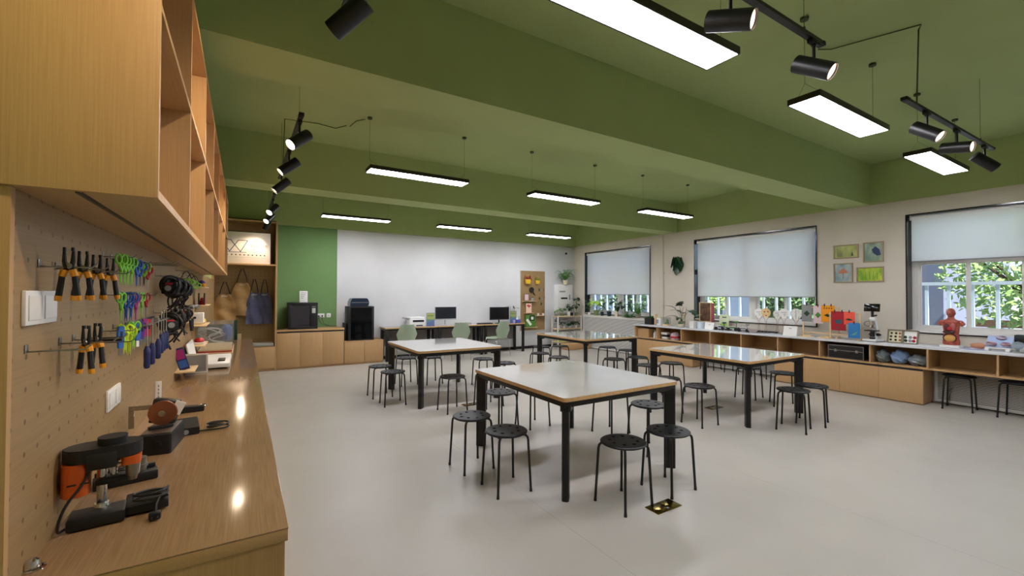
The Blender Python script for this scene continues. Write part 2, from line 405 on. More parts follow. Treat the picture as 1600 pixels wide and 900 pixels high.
M['treeleaf'] = noisy('muted_tree_leaf', '#4d6b40', '#668552', (1, 1, 1), 6, .6); M['treeleafl'] = noisy('pale_tree_leaf', '#84a25a', '#9cb76c', (1, 1, 1), 6, .6)  # two leaf greens for the trees, one muted and one paler
def tree(x, y, h, r, lb, m='leafl', seed=1):
    m = {'leaf': 'treeleaf', 'leafl': 'treeleafl'}[m]
    t = thing('tree', lb, 'tree', (x, y, -.8)); rnd = random.Random(seed)
    b = MB(); b.tube([(0, 0, 0), (.05, .02, h*.4), (0, .1, h*.75)], [.16, .11, .05], 10)
    for k in range(6):
        a = k * 1.05; b.tube([(0, .05, h*.42), (math.cos(a)*r*.35, math.sin(a)*r*.35, h*.62), (math.cos(a)*r*.7, math.sin(a)*r*.7, h*.75)], [.06, .04, .015], 6)
    b.build('trunk', mat('bark', '#4c3b2e', .9), t)
    b = MB()
    for k in range(int(1500*r)+900):
        d = Vector((rnd.gauss(0, 1), rnd.gauss(0, 1), rnd.gauss(0, 1))).normalized() * (rnd.random() ** .4); c = Vector((d.x*r, d.y*r, h*.68 + d.z*r*.85))
        u = Vector((rnd.gauss(0, 1), rnd.gauss(0, 1), rnd.gauss(0, 1))).normalized(); v = u.orthogonal().normalized(); s_ = rnd.uniform(.04, .10)
        vs = [b.bm.verts.new(c + p) for p in (u*s_, v*s_*.5, -u*s_, -v*s_*.5)]; b.bm.faces.new(vs)
    b.build('foliage', m, t)
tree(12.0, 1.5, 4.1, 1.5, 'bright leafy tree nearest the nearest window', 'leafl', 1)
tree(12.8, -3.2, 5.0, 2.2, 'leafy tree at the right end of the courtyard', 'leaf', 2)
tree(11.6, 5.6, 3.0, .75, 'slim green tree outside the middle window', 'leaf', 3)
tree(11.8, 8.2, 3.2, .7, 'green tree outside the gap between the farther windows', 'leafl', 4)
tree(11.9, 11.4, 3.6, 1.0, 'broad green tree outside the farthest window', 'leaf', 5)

# ---------------------------------------------------------------- ceiling light panels
def make_panel():
    t = thing('ceiling_light_panel', '', 'ceiling light'); L, Wd, h = 1.265, .225, .045
    b = MB(); e = .009
    b.box(-L/2, L/2, -Wd/2, -Wd/2+e, 0, h); b.box(-L/2, L/2, Wd/2-e, Wd/2, 0, h); b.box(-L/2, -L/2+e, -Wd/2+e, Wd/2-e, 0, h); b.box(L/2-e, L/2, -Wd/2+e, Wd/2-e, 0, h); b.box(-L/2+e, L/2-e, -Wd/2+e, Wd/2-e, h-.004, h)
    b.build('frame', mat('dark_bronze_frame', '#3a362f', .4, .5), t)
    b = MB(); b.box(-L/2+e, L/2-e, -Wd/2+e, Wd/2-e, .002, .006); b.build('diffuser', 'panel', t)
    hw_ = mat('dark_green_cord', '#3d4a2c', .7)
    for s in (-1, 1):
        b = MB()
        for q in (-1, 1): b.tube([(s*(L/2-.09), q*(Wd/2-.02), h), (s*(L/2-.02), 0, h+.09)], .0012, 4)
        b.tube([(s*(L/2-.02), 0, h+.09), (s*(L/2-.02), 0, ZC-2.95)], .0014, 4); b.cyl((s*(L/2-.02), 0, ZC-2.95-.02), (s*(L/2-.02), 0, ZC-2.95), .028, n=12); b.build('hanging_wire', hw_, t)
    return t
p0 = make_panel(); n_ = 0
rows = {1.607: 'nearest row', 5.226: 'middle row', 8.764: 'far row over the desks'}
for y, rn in rows.items():
    for x, cn in ((1.86, 'left'), (4.166, 'middle'), (6.49, 'right')):
        place(p0, n_, (x + (.035 if (x == 1.86 and y < 2) else 0), y, 2.95), 0, 'lit hanging light panel, %s of the %s' % (cn, rn), 'hanging light panels'); n_ += 1
# cords over the slab
cordm = mat('green_painted_cord', '#4a5a2c', .8)
def cord(pts, r, lb, nm='power_cord', it=0):
    b = MB(); b.tube(smooth(pts, it) if it else pts, r, 6); solo(nm, b, cordm, lb, 'cable')
cord([(4.10, 1.75, ZC-.006), (4.16, 1.68, ZC-.02), (4.387, 1.17, ZC-.006), (4.40, 1.19, ZC-.03), (4.40, 1.205, 2.99)], .005, 'green cord running over the ceiling and down to the right track')
cord([(.38, 5.78, 2.985), (.396, 5.80, ZC-.006), (.75, 5.74, ZC-.006), (.95, 5.72, ZC-.03), (1.061, 5.62, ZC-.006)], .005, 'green cord across the ceiling behind the left track')
cord([(1.10, 5.62, ZC-.01), (1.13, 5.40, ZC-.01), (1.2, 5.27, ZC-.02)], .005, 'short wavy cord beside the ceiling hook on the left')

# ---------------------------------------------------------------- track spots
def make_track(x0, y0, x1, y1, z, lb, wires):
    t = thing('lighting_track', lb, 'light track', (x0, y0, z)); d = Vector((x1-x0, y1-y0, 0)); L = d.length; t.rotation_euler = (0, 0, math.atan2(d.y, d.x))
    b = MB(); b.box(0, L, -.0175, .0175, -.01, .01); b.box(.0, L, -.006, .006, -.0105, -.004); b.build('rail', 'black', t)
    b = MB(); b.box(-.03, .05, -.02, .02, -.012, .014, .002); b.build('end_cap', 'blackm', t)
    b = MB(); b.box(L-.01, L+.015, -.02, .02, -.012, .012, .002); b.build('end_cap', 'blackm', t)
    for q in wires: b = MB(); b.tube([(q, 0, .01), (q, 0, ZC-z)], .0016, 5); b.cyl((q, 0, .01), (q, 0, .035), .008, n=8); b.build('hanging_wire', cordm, t)
def make_spot(lb, loc, aim, power, lens='lens', rz=0):
    """adapter at loc (on the rail), cylinder body hung below and turned to aim"""
    t = thing('track_spotlight', lb, 'spotlight', loc, 0, 'black track spotlights'); aim = Vector(aim).normalized()
    b = MB(); b.box(-.045, .045, -.016, .016, -.035, -.01, .003, rot=Matrix.Rotation(rz, 3, 'Z'), piv=(0, 0, 0)); b.build('adapter', 'blackm', t)
    b = MB(); b.cyl((0, 0, -.035), (0, 0, -.13), .0085, n=10); b.cyl((0, 0, -.035), (0, 0, -.045), .013, n=12); b.build('stem', 'black', t)
    c = Vector((0, 0, -.168)); R_ = .048; hl = .105; p0, p1 = c - aim*hl, c + aim*hl
    b = MB(); b.cyl(p0, p1, R_, n=32, cap=False); b.cyl(p0, p0 - aim*.001, R_, R_-.004, n=32); b.cyl(p1, p1 - aim*.02, R_-.003, n=32, cap=False)
    q = MB(); b.build('lamp_body', 'black', t)
    b = MB(); b.cyl(p1 - aim*.014, p1 - aim*.012, R_-.0035, n=28); b.build('lens', lens, t)
    b = MB(); ring = []; qn = aim.to_track_quat('Z', 'Y')
    b.tube([p1 + qn @ Vector((math.cos(2*PI*k/28)*(R_-.003), math.sin(2*PI*k/28)*(R_-.003), 0)) for k in range(28)], .0022, 6, cyc=True); b.build('bezel', 'steel', t)
    if power:
        ld = bpy.data.lights.new('spot_beam', 'SPOT'); ld.energy = power; ld.color = (1, .78, .54); ld.spot_size = math.radians(95); ld.spot_blend = .8; ld.shadow_soft_size = .03
        lo = bpy.data.objects.new('spot_beam', ld); C.objects.link(lo); lo.parent = t; lo.location = p1 + aim*.01; lo.rotation_euler = (-aim).to_track_quat('Z', 'Y').to_euler()
ZT = 2.97
make_track(.43, -.2, .43, 2.40, ZT, 'black lighting track overhead beside the near end of the wall cupboard', (.5,))
make_spot('black spotlight at the top left, seen from behind', (.41, 2.13, ZT), (-.6, .57, -.56), SPOT_POWER, rz=PI/2)
make_spot('unseen black spotlight added on the overhead left track to light the cupboard end', (.43, .75, ZT), (-.60, .42, -.68), SPOT_POWER, rz=PI/2)  # out-of-view lamp, assumed on this track and added to light the end panel
make_track(.39, 3.95, .375, 6.25, ZT, 'black lighting track hanging before the wall cupboard, between the beams', (.14, 2.0))
make_spot('glowing spotlight nearest on the long left track', (.39, 4.07, ZT), (-.68, -.36, -.64), SPOT_POWER, rz=PI/2)
make_spot('middle spotlight of three on the long left track', (.385, 4.99, ZT), (-.76, -.03, -.65), SPOT_POWER, rz=PI/2)
make_spot('farthest of three spotlights on the long left track', (.378, 5.92, ZT), (-.72, -.01, -.69), SPOT_POWER, rz=PI/2)
make_track(.375, 7.30, .37, 9.55, ZT, 'black lighting track nearest the apron niche', (.25, 1.6))
make_spot('glowing spotlight first on the farthest left track', (.375, 7.67, ZT), (-.51, -.58, -.64), SPOT_POWER*.7, rz=PI/2)
make_spot('glowing spotlight second on the farthest left track', (.372, 8.6, ZT), (-.54, -.54, -.65), SPOT_POWER*.7, rz=PI/2)
make_spot('small spotlight turned down at the end of the farthest left track', (.37, 9.42, ZT), (-.4, .24, -.89), SPOT_POWER*.8, rz=PI/2)
make_track(.70, 1.205, 2.86, 1.205, ZT, 'black lighting track overhead beside the nearest light panel', (1.96,))
make_spot('black spotlight nearest on the overhead right track', (1.95, 1.2, ZT), (.29, -.9, -.33), 0, 'lensdim')
make_spot('black spotlight at the end of the overhead right track', (2.76, 1.2, ZT), (.13, -.83, -.54), 0, 'lensdim')
make_track(4.20, 1.215, 6.34, 1.17, ZT, 'black lighting track far right near the last window', (1.77,))
make_spot('first spotlight on the far right track', (4.60, 1.20, ZT), (-.11, -.78, -.62), 0, 'lensdim')
make_spot('middle spotlight on the far right track', (5.31, 1.19, ZT), (-.16, -.96, -.21), 0, 'lensdim')
make_spot('last spotlight on the far right track, turned away', (6.10, 1.175, ZT), (.51, -.59, -.63), 0, 'lensdim')

# ---------------------------------------------------------------- left wall: perforated board, wall cupboard, worktop
b = MB(); b.box(XL+.001, -.46, 1.47, 9.60, .80, 1.745); solo('perforated_board', b, 'peg', 'long oak pegboard with rows of holes over the left worktop', 'pegboard')
b = MB(); b.box(XL+.001, -.455, 1.447, 1.47, .80, 1.744); solo('board_end_strip', b, 'wood_z', 'slim oak strip closing the near end of the pegboard', 'trim')
t = thing('wall_cupboard', 'long open-fronted oak wall cupboard with two rows of cubbies', 'cupboard', (-.4995, 1.43, 1.745))
D, L, H, th = .3095, 5.68, .995, .018
b = MB(); b.box(0, D, 0, .02, 0, H, .0008); b.build('side_panel', 'wood_z', t)
b = MB(); b.box(0, D, L-.02, L, 0, H, .0008); b.build('side_panel', 'wood_z', t)
b = MB(); b.box(0, D-.01, .02, L-.02, 0, th); b.build('bottom_board', 'wood_y', t)
b = MB(); b.box(D-.01, D, .02, L-.02, 0, .022); b.build('front_lip', 'wood_edge', t)
b = MB(); b.box(0, D, .02, L-.02, H-th, H); b.build('top_board', 'wood_y', t)
b = MB(); b.box(.012, D, .02, L-.02, .495, .513); b.build('shelf_board', 'wood_y', t)
b = MB(); b.box(0, .012, .02, L-.02, th, H-th); b.build('back_board', 'wood_y', t)
for k in range(1, 7):
    for z0, z1 in ((th, .495), (.513, H-th)):
        b = MB(); y = .78 + .80*(k-1); b.box(.012, D-.001, y-.009, y+.009, z0, z1); b.build('divider', 'wood_z', t)
b = MB(); b.box(.150, .158, .02, L-.02, -.003, 0); b.box(.162, .164, .02, L-.02, -.003, 0); b.build('light_channel', mat('dark_aluminium_channel', '#4a4034', .5), t)
t = thing('left_worktop_unit', 'long oak worktop unit under the pegboard on the left', 'counter', (-.4995, 1.476, 0)); D = .6095; L = 6.40
b = MB(); b.box(0, D-.01, .02, L-.02, .0, .76); b.build('body', 'wood_z', t)
b = MB(); b.box(0, D-.002, 0, .02, 0, .76); b.build('end_panel', 'wood_z', t)
for k in range(10):
    b = MB(); b.box(D-.012, D+.006, .02+.636*k+.002, .02+.636*(k+1)-.002, .07, .755, .001); b.build('door', 'wood_z', t)
b = MB(); b.box(0, D+.012, -.004, L, .76, .795, .001); b.build('worktop', 'wood_y', t)
b = MB(); b.box(0, D+.013, -.005, L, .795, .80, .0015); b.build('film_cover', 'counter_film', t)

# ---------------------------------------------------------------- far wall joinery
YC = 9.64
t = thing('niche_cupboard', 'tall oak niche with shelf, perforated back and cushioned bench', 'cupboard', (XL+.001, YC, 0)); W = 1.06; Dn = YF-YC-.001; HT = 2.90
b = MB(); b.box(W-.03, W, 0, Dn, .0, HT); b.build('side_panel', 'wood_z', t)
b = MB(); b.box(0, .03, .0, Dn, .0, HT); b.build('side_panel', 'wood_z', t)
b = MB(); b.box(.03, W-.03, 0, Dn, HT-.03, HT); b.build('top_board', 'wood_x', t)
b = MB(); b.box(.03, W-.03, 0, Dn, 2.04, 2.065); b.build('shelf_board', 'wood_x', t)
b = MB(); b.box(.03, W-.03, Dn-.08, Dn, .47, 2.04); b.build('perforated_back', 'pegx', t)
b = MB(); b.box(.03, W-.03, Dn-.08, Dn, 2.065, HT-.03); b.build('back_board', 'wood_x', t)
b = MB(); b.box(.03, W-.03, .0, Dn, .06, .47); b.box(.03, W-.03, .03, Dn, 0, .06); b.build('bench_box', 'wood_x', t)
for k in range(2):
    b = MB(); b.box(.035+.495*k, .035+.495*k+.49, -.012, .0, .06, .46, .001); b.build('door', 'wood_z', t)
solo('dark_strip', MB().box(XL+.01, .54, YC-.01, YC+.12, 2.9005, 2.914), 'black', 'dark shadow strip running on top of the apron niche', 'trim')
b = MB(); b.box(XL+.04, .52, YC+.01, YC+.36, .472, .535, .02, seg=3); solo('bench_cushion', b, 'felt', 'grey cushion on the bench in the apron niche', 'cushion')
t = thing('tall_base_cabinet', 'oak cabinet with three doors below the enclosed printer', 'cabinet', (.563, YC, 0)); W = 1.245; H = .785
b = MB(); b.box(0, W, .012, Dn, .05, H-.02); b.box(.0, W, .03, Dn, 0, .05); b.build('body', 'wood_z', t)
b = MB(); b.box(0, W+.006, -.004, Dn, H-.035, H, .001); b.build('top_board', 'wood_x', t)
b = MB(); b.box(.008, W-.008, .004, .013, H-.065, H-.036); b.build('grip_recess', 'blackm', t)
for k in range(3): b = MB(); b.box(W/3*k+.002, W/3*(k+1)-.002, -.006, .012, .045, H-.066, .001); b.build('door', 'wood_z', t)
t = thing('low_base_cabinet', 'low oak cabinet with two doors below the black machine', 'cabinet', (1.818, YC, 0)); W = .81; H = .50
b = MB(); b.box(0, W, .012, Dn-.012, .05, H-.02); b.box(.0, W, .03, Dn-.012, 0, .05); b.build('body', 'wood_z', t)
b = MB(); b.box(0, W+.004, -.006, Dn-.012, H-.03, H, .001); b.build('top_board', 'wood_x', t)
for k in range(2): b = MB(); b.box(W/2*k+.002, W/2*(k+1)-.002, -.006, .012, .045, H-.031, .001); b.build('door', 'wood_z', t)

# ---------------------------------------------------------------- right wall counter
XF = 7.93
t = thing('window_counter', 'long pale counter with open oak cubbies under the windows', 'counter', (XF, .2, 0)); L = 7.30 - .2; Dc = .485
ct = noisy('pale_grey_countertop', '#c9cbd0', '#d6d7da', (1, 1, 1), 3, .22)
b = MB(); b.box(-.015, Dc, 0, L+.01, .775, .81, .003); b.build('countertop', ct, t)
b = MB(); b.box(0, Dc, 0, L, .495, .515); b.build('bottom_board', 'wood_y', t)
b = MB(); b.box(Dc-.012, Dc, 0, L, .515, .775); b.build('back_board', 'wood_y', t)
for y in (.2, .80, 1.44, 2.089, 2.729, 3.397, 4.04, 4.70, 5.337, 6.01, 6.65, 7.29):
    b = MB(); yy = y - .2; b.box(0, Dc-.012, max(0, yy-.01), min(L, yy+.01), .515, .775); b.build('divider', 'wood_z', t)
def rcab(y0, y1, n, nm_lb):
    t = thing('base_cabinet', nm_lb, 'cabinet', (XF, y0, 0), 0, 'oak cabinets under the window counter'); L = y1 - y0; H = .494
    b = MB(); b.box(.02, .36, 0, L, .03, H-.001); b.box(.03, .36, .01, L-.01, 0, .03); b.build('body', 'wood_z', t)
    b = MB(); b.box(.012, .0195, .005, L-.005, H-.03, H-.002); b.build('grip_recess', 'blackm', t)
    for k in range(n): b = MB(); b.box(0, .0195, L/n*k+.0015, L/n*(k+1)-.0015, .015, H-.031, .001); b.build('door', 'wood_z', t)
rcab(2.136, 4.10, 4, 'oak four-door cabinet under the window counter beside the black case')
rcab(5.73, 7.29, 3, 'oak cabinet at the far end of the window counter, behind the tables')
def grille(y0, y1, z0, z1, lb, x=8.345):
    t = thing('radiator_grille', lb, 'radiator cover', (x, y0, z0), 0, 'ribbed radiator covers'); L = y1-y0; H = z1-z0
    b = MB(); f = .03; b.box(-.012, 0, 0, L, 0, f); b.box(-.012, 0, 0, L, H-f, H); b.box(-.012, 0, 0, f, f, H-f); b.box(-.012, 0, L-f, L, f, H-f); b.build('frame', 'white', t)
    b = MB(); k = f
    while k < H - f - .01:
        b.prism([(-.011, f, k), (-.004, f, k), (-.002, f, k+.010), (-.009, f, k+.010)], (0, L-2*f, 0)); k += .0205
    o = b.build('louvres', 'white', t)
    b = MB(); b.box(.0, .003, f, L-f, f, H-f); b.build('backing', M.setdefault('gap_shade', mat('gap_shade_grey', '#6d6a64', .9)), t)  # dark grey stands in for the shade in the gaps between louvres
grille(.2, 2.12, .02, .49, 'white ribbed radiator cover under the near end of the window counter')
grille(4.12, 5.71, .02, .49, 'white ribbed radiator cover in the gap between the two cabinets')
grille(7.32, 9.60, .02, .90, 'white ribbed radiator cover below the farthest window', 8.33)
b = MB(); b.box(8.31, XR, 7.31, 9.61, .90, .925, .003); solo('radiator_shelf', b, 'white', 'white ledge on the radiator cover below the farthest window', 'ledge')

# ---------------------------------------------------------------- work tables
topm = noisy('white_laminate', '#c9c5be', '#d0cdc6', (1, 1, 1), 2, .12, spec=.5, coat=.8)
def make_table():
    t = thing('work_table', '', 'table'); W, L = 1.26, 1.445
    b = MB(); b.prism(rrect(0, W, 0, L, .035, .722, 5), (0, 0, .028)); b.build('table_top', 'wood_edge', t)
    b = MB(); b.prism(rrect(.001, W-.001, .001, L-.001, .034, .7502, 5), (0, 0, .0015)); b.build('glossy_surface', topm, t)
    b = MB(); i = .018; hz = .045
    for (x0, x1, y0, y1) in ((i, W-i, i, i+.03), (i, W-i, L-i-.03, L-i), (i, i+.03, i+.03, L-i-.03), (W-i-.03, W-i, i+.03, L-i-.03)): b.box(x0, x1, y0, y1, .722-hz, .722, .004)
    b.build('apron_rail', 'black', t)
    for cx, cy, a in ((0, 0, 45), (W, 0, 135), (0, L, -45), (W, L, -135)):
        b = MB(); a = math.radians(a); u = Vector((math.cos(a), math.sin(a), 0)); v = Vector((-u.y, u.x, 0)); o_ = Vector((cx, cy, 0)) + u*.036
        prof = [(-.006, -.016), (-.006, .016), (.006, .026), (.075, .026), (.087, .018), (.087, -.018), (.075, -.026), (.006, -.026)]
        z1 = .678; b.prism([o_ + u*p + v*q for p, q in prof], (0, 0, z1))
        b.prism([o_ + u*p + v*q*1.5 + Vector((0, 0, z1-.03)) for p, q in [(-.006, -.016), (-.006, .016), (.01, .026), (.11, .03), (.13, .02), (.13, -.02), (.11, -.03), (.01, -.026)]], (0, 0, .045))
        b.build('leg', 'black', t)
    return t
tb = make_table()
for i, (x, y, lb) in enumerate(((1.975, 2.475, 'white-topped square work table nearest the camera'), (1.945, 5.46, 'white-topped work table in front of the green chairs'), (4.86, 2.78, 'glossy work table reflecting the window, right of the nearest table'), (4.85, 5.53, 'glossy work table farthest back, before the window plants'))):
    place(tb, i, (x, y, 0), 0, lb, 'square work tables')

# ---------------------------------------------------------------- stools
def make_stool():
    t = thing('stool', '', 'stool'); R = .165
    b = MB(); mi = 0; n = 32; holes = 8
    # seat with eight holes: ring grid around each hole made by angular sectors
    top, bot = .45, .436
    def lay(z, inv):
        out = []
        return out
    hr, hc = .0145, .098
    bm = b.bm; per = 6
    def ringv(r, z, k0, kn): return [bm.verts.new((r*math.cos(a), r*math.sin(a), z)) for a in [k0 + kn*j/per for j in range(per+1)]]
    for k in range(holes):
        a0 = 2*PI*k/holes - PI/holes; da = 2*PI/holes; ac = a0 + da/2; c = Vector((hc*math.cos(ac), hc*math.sin(ac)))
        hv = {}
        m_ = 4*per
        outer = []
        ri, ro = .060, .150
        for j in range(per): outer.append((ri, a0 + da*j/per))
        for j in range(per): outer.append((ri + (ro-ri)*j/per, a0 + da))
        for j in range(per): outer.append((ro, a0 + da - da*j/per))
        for j in range(per): outer.append((ro - (ro-ri)*j/per, a0))
        O = {}; I = {}
        for z in (top, bot):
            O[z] = [bm.verts.new((r*math.cos(a), r*math.sin(a), z)) for r, a in outer]
            st = math.atan2(O[z][0].co.y - c.y, O[z][0].co.x - c.x)
            I[z] = []
            for v in O[z]:
                d = Vector((v.co.x - c.x, v.co.y - c.y)).normalized(); I[z].append(bm.verts.new((c.x + d.x*hr, c.y + d.y*hr, z)))
            for j in range(m_):
                q = (j+1) % m_; bm.faces.new((O[z][j], O[z][q], I[z][q], I[z][j]))
        for j in range(m_): q = (j+1) % m_; bm.faces.new((I[top][j], I[top][q], I[bot][q], I[bot][j]))
    N = holes*per
    rings = [[(r, z)] for r, z in ()]
    def ring(r, z): return [bm.verts.new((r*math.cos(2*PI*k/N - PI/holes), r*math.sin(2*PI*k/N - PI/holes), z)) for k in range(N)]
    prof = [(.150, top), (.158, top-.001), (R, top-.007), (R-.001, top-.014), (.155, top-.020), (.150, bot)]
    rs = [ring(r, z) for r, z in prof]
    for A, B in zip(rs, rs[1:]):
        for k in range(N): j = (k+1) % N; bm.faces.new((A[k], A[j], B[j], B[k]))
    for z in (top, bot):
        A = ring(.060, z); bm.faces.new(A)
    bmesh.ops.remove_doubles(bm, verts=bm.verts, dist=.0004)
    b.build('seat', 'seat', t)
    for k in range(4):
        a = math.radians(45 + 90*k); u = Vector((math.cos(a), math.sin(a), 0)); b = MB()
        pts = [u*.07 + Vector((0, 0, .426)), u*.13 + Vector((0, 0, .426)), u*.158 + Vector((0, 0, .422)), u*.171 + Vector((0, 0, .408)), u*.176 + Vector((0, 0, .385)), u*.199 + Vector((0, 0, 0.004))]
        b.tube(pts, .0095, 10); b.cyl(u*.199 + Vector((0, 0, 0)), u*.1985 + Vector((0, 0, .02)), .0112, n=10); b.build('leg', 'black', t)
    b = MB(); b.box(-.075, .075, -.012, .012, .4205, .4355); b.box(-.012, .012, -.075, .075, .4205, .4355); b.build('cross_brace', 'black', t)
    return t
st = make_stool()
G1, G2, G3, G4, G5 = 'stools around the nearest table', 'stools around the table before the green chairs', 'stools around the right table', 'stools around the farthest table', 'stools tucked under the window counter'
SP = [(1.707, 3.43, 2, G1, 'black stool left of the nearest table, beside its far left leg'), (1.752, 2.919, -3, G1, 'black stool left of the nearest table, closest to its front corner'),
 (2.347, 2.267, 3, G1, 'black stool in front of the nearest table, next to the brass floor box'), (2.837, 2.269, 1, G1, 'black stool before the right leg of the nearest table'),
 (2.39, 4.107, 10, G1, 'black stool behind the far left corner of the nearest table'), (2.85, 4.16, 3, G1, 'black stool behind the nearest table, seat hidden by its top'),
 (3.356, 2.916, -6, G1, 'black stool right of the nearest table, partly behind its right leg'), (3.43, 3.50, 4, G1, 'black stool behind the right side of the nearest table, only legs seen under its top'),
 (1.722, 6.476, 2, G2, 'leftmost black stool by the table before the green chairs'), (1.751, 5.931, -2, G2, 'black stool left of the table before the green chairs, nearer one'),
 (2.323, 7.11, 5, G2, 'black stool behind the table before the green chairs, at its left'), (2.717, 6.99, 3, G2, 'black stool behind the table before the green chairs, middle'),
 (2.31, 5.20, 4, G2, 'black stool in front of the table before the green chairs'), (2.83, 5.18, 8, G2, 'black stool between the nearest table and the table behind it'),
 (3.376, 6.371, -4, G2, 'black stool right of the second table, farther one'), (3.456, 5.814, 12, G2, 'black stool right of the second table, nearer one'),
 (4.58, 6.45, 6, G4, 'black stool left of the farthest table, farther one'), (4.57, 5.892, -5, G4, 'black stool left of the farthest table, nearer one'),
 (5.581, 7.15, 3, G4, 'black stool behind the farthest table, right one'), (5.168, 7.234, -3, G4, 'black stool behind the farthest table, left one'),
 (6.292, 6.514, 0, G4, 'black stool right of the farthest table, farther one'), (6.272, 5.959, 5, G4, 'black stool right of the farthest table, nearer one'),
 (5.226, 5.254, 2, G4, 'black stool in front of the farthest table, left one'), (5.735, 5.215, -4, G4, 'black stool in front of the farthest table, right one'),
 (5.218, 4.53, 6, G3, 'black stool behind the right table, left one'), (5.695, 4.49, 2, G3, 'black stool behind the right table, right one'),
 (4.60, 3.70, 8, G3, 'black stool left of the right table, farther one'), (4.549, 3.195, -2, G3, 'black stool left of the right table, nearer one'),
 (6.342, 3.64, 10, G3, 'black stool right of the right table, farther one'), (6.30, 3.136, 38, G3, 'black stool right of the right table, nearer one'),
 (5.27, 2.52, 16, G3, 'black stool in front of the right table, left one'), (5.72, 2.53, 18, G3, 'black stool in front of the right table, right one'),
 (8.08, 5.42, 4, G5, 'black stool under the window counter gap, far one'), (8.12, 4.92, 0, G5, 'black stool under the window counter gap, middle one'), (8.10, 4.38, -3, G5, 'black stool under the window counter gap, near one'),
 (8.10, 1.82, 4, G5, 'black stool under the near end of the window counter beside the cabinet'), (8.09, 1.30, -6, G5, 'black stool under the window counter at the right edge')]
for i, (x, y, a, g, lb) in enumerate(SP): place(st, i, (x, y, 0), math.radians(a), lb, g)

# brass floor boxes
def make_floorbox():
    t = thing('floor_socket_box', '', 'floor socket'); b = MB(); b.box(-.125, .125, -.06, .06, 0, .006, .002); b.build('frame', 'brass', t)
    b = MB(); b.box(-.115, -.004, -.05, .05, .0062, .009, .001); b.box(.004, .115, -.05, .05, .0062, .009, .001); b.build('lid', 'brass', t)
    b = MB(); b.box(-.01, .01, -.045, -.03, .0092, .011, .001); b.build('catch', 'steel', t); return t
fb = make_floorbox()
for i, (x, y, lb) in enumerate(((2.55, 2.08, 'brass floor socket box beside the front stool of the nearest table'), (5.36, 3.55, 'brass floor socket box under the right table'), (2.66, 5.36, 'brass floor socket box under the second table'))):
    place(fb, i, (x, y, 0), 0, lb, 'brass floor boxes')

# ---------------------------------------------------------------- desks and green chairs at the far wall
for k in range(3):
    x0 = 2.665 + 1.232*k
    t = thing('computer_desk', ('narrow black-legged desk by the black machine, under the printer', 'middle narrow desk between the two screens', 'right narrow desk under the black screen and tissue box')[k], 'desk', (x0, 9.62, 0), 0, 'narrow desks along the white wall'); W = 1.225; Dd = .48
    b = MB(); b.box(0, W, 0, Dd, .722, .75, .004); b.build('desk_top', 'wood_edge', t)
    b = MB(); b.box(.001, W-.001, .001, Dd-.001, .7502, .7515); b.build('glossy_surface', topm, t)
    b = MB(); b.box(.02, W-.02, .012, .04, .68, .722); b.box(.02, W-.02, Dd-.04, Dd-.012, .68, .722); b.box(.02, .045, .04, Dd-.04, .68, .722); b.box(W-.045, W-.02, .04, Dd-.04, .68, .722); b.build('apron_rail', 'black', t)
    for x in (.02, W-.09):
        for y in (.012, Dd-.052): b = MB(); b.box(x, x+.07, y, y+.04, 0, .68, .006); b.build('leg', 'black', t)
    b = MB(); b.box(.12, W-.12, Dd-.03, Dd-.02, .3, .679); b.build('modesty_panel', mat('grey_panel', '#6f6b66', .7), t)
def make_chair():
    t = thing('green_shell_chair', '', 'chair')
    def back(u, v):   # u 0..1 around outline half-height ; polygonal outline
        return None
    b = MB(); N = 10
    hw = lambda s: (.155 + .07*(s/.45)) if s < .45 else (.225 if s < .5 else .225 - .085*((s-.5)/.5))
    def P(i, s, off):
        x = (i*2-1) * hw(s); z = .455 + .40*s; y = -.205 - .07*s - .02*s*s + .05*(i*2-1)**2*(.5+s*.5) - off
        return Vector((x, y, z))
    b.grid(lambda i, j: P(i, j, 0), 12, 14); b.grid(lambda i, j: P(i, j, .008), 12, 14, flip=True)
    for i, j0 in ((0, 0), (1, 0)): b.grid(lambda u, v: P(i, u, .008*v), 14, 1)
    for j in (0, 1): b.grid(lambda u, v: P(u, j, .008*v), 12, 1)
    bmesh.ops.remove_doubles(b.bm, verts=b.bm.verts, dist=.0005); b.build('backrest', 'shell', t)
    b = MB()
    pts = [(-.155, -.2), (.155, -.2), (.21, -.06), (.225, .1), (.18, .21), (-.18, .21), (-.225, .1), (-.21, -.06)]
    b.prism([(x, y, .445 - .018*(1 if abs(y) < .15 else 0)) for x, y in pts], (0, 0, .012)); b.build('seat_shell', 'shell', t)
    b = MB(); b.tube([(-.13, -.17, .425), (.13, -.17, .425), (.13, .15, .425), (-.13, .15, .425)], .009, 8, cyc=True); b.build('seat_frame', 'chrome', t)
    for sx_, sy_ in ((-1, -1), (1, -1), (-1, 1), (1, 1)):
        b = MB(); b.tube(smooth([(sx_*.13, sy_*.15, .428), (sx_*.19, sy_*.18, .425), (sx_*.215, sy_*.20, .34), (sx_*.235, sy_*.23, .006)], 2), .009, 8); b.cyl((sx_*.235, sy_*.23, 0), (sx_*.235, sy_*.23, .015), .011, n=10); b.build('leg', 'chrome', t)
    return t
ch = make_chair()
for i, (x, y, a, lb) in enumerate(((2.95, 9.24, 2, 'sage green chair at the desk with the printer'), (4.22, 9.22, -3, 'sage green chair at the desk below the silver-edged screen'), (5.28, 9.26, 14, 'sage green chair turned a little, at the desk below the black screen'))):
    place(ch, i, (x, y, 0), math.radians(a), lb, 'sage green shell chairs')

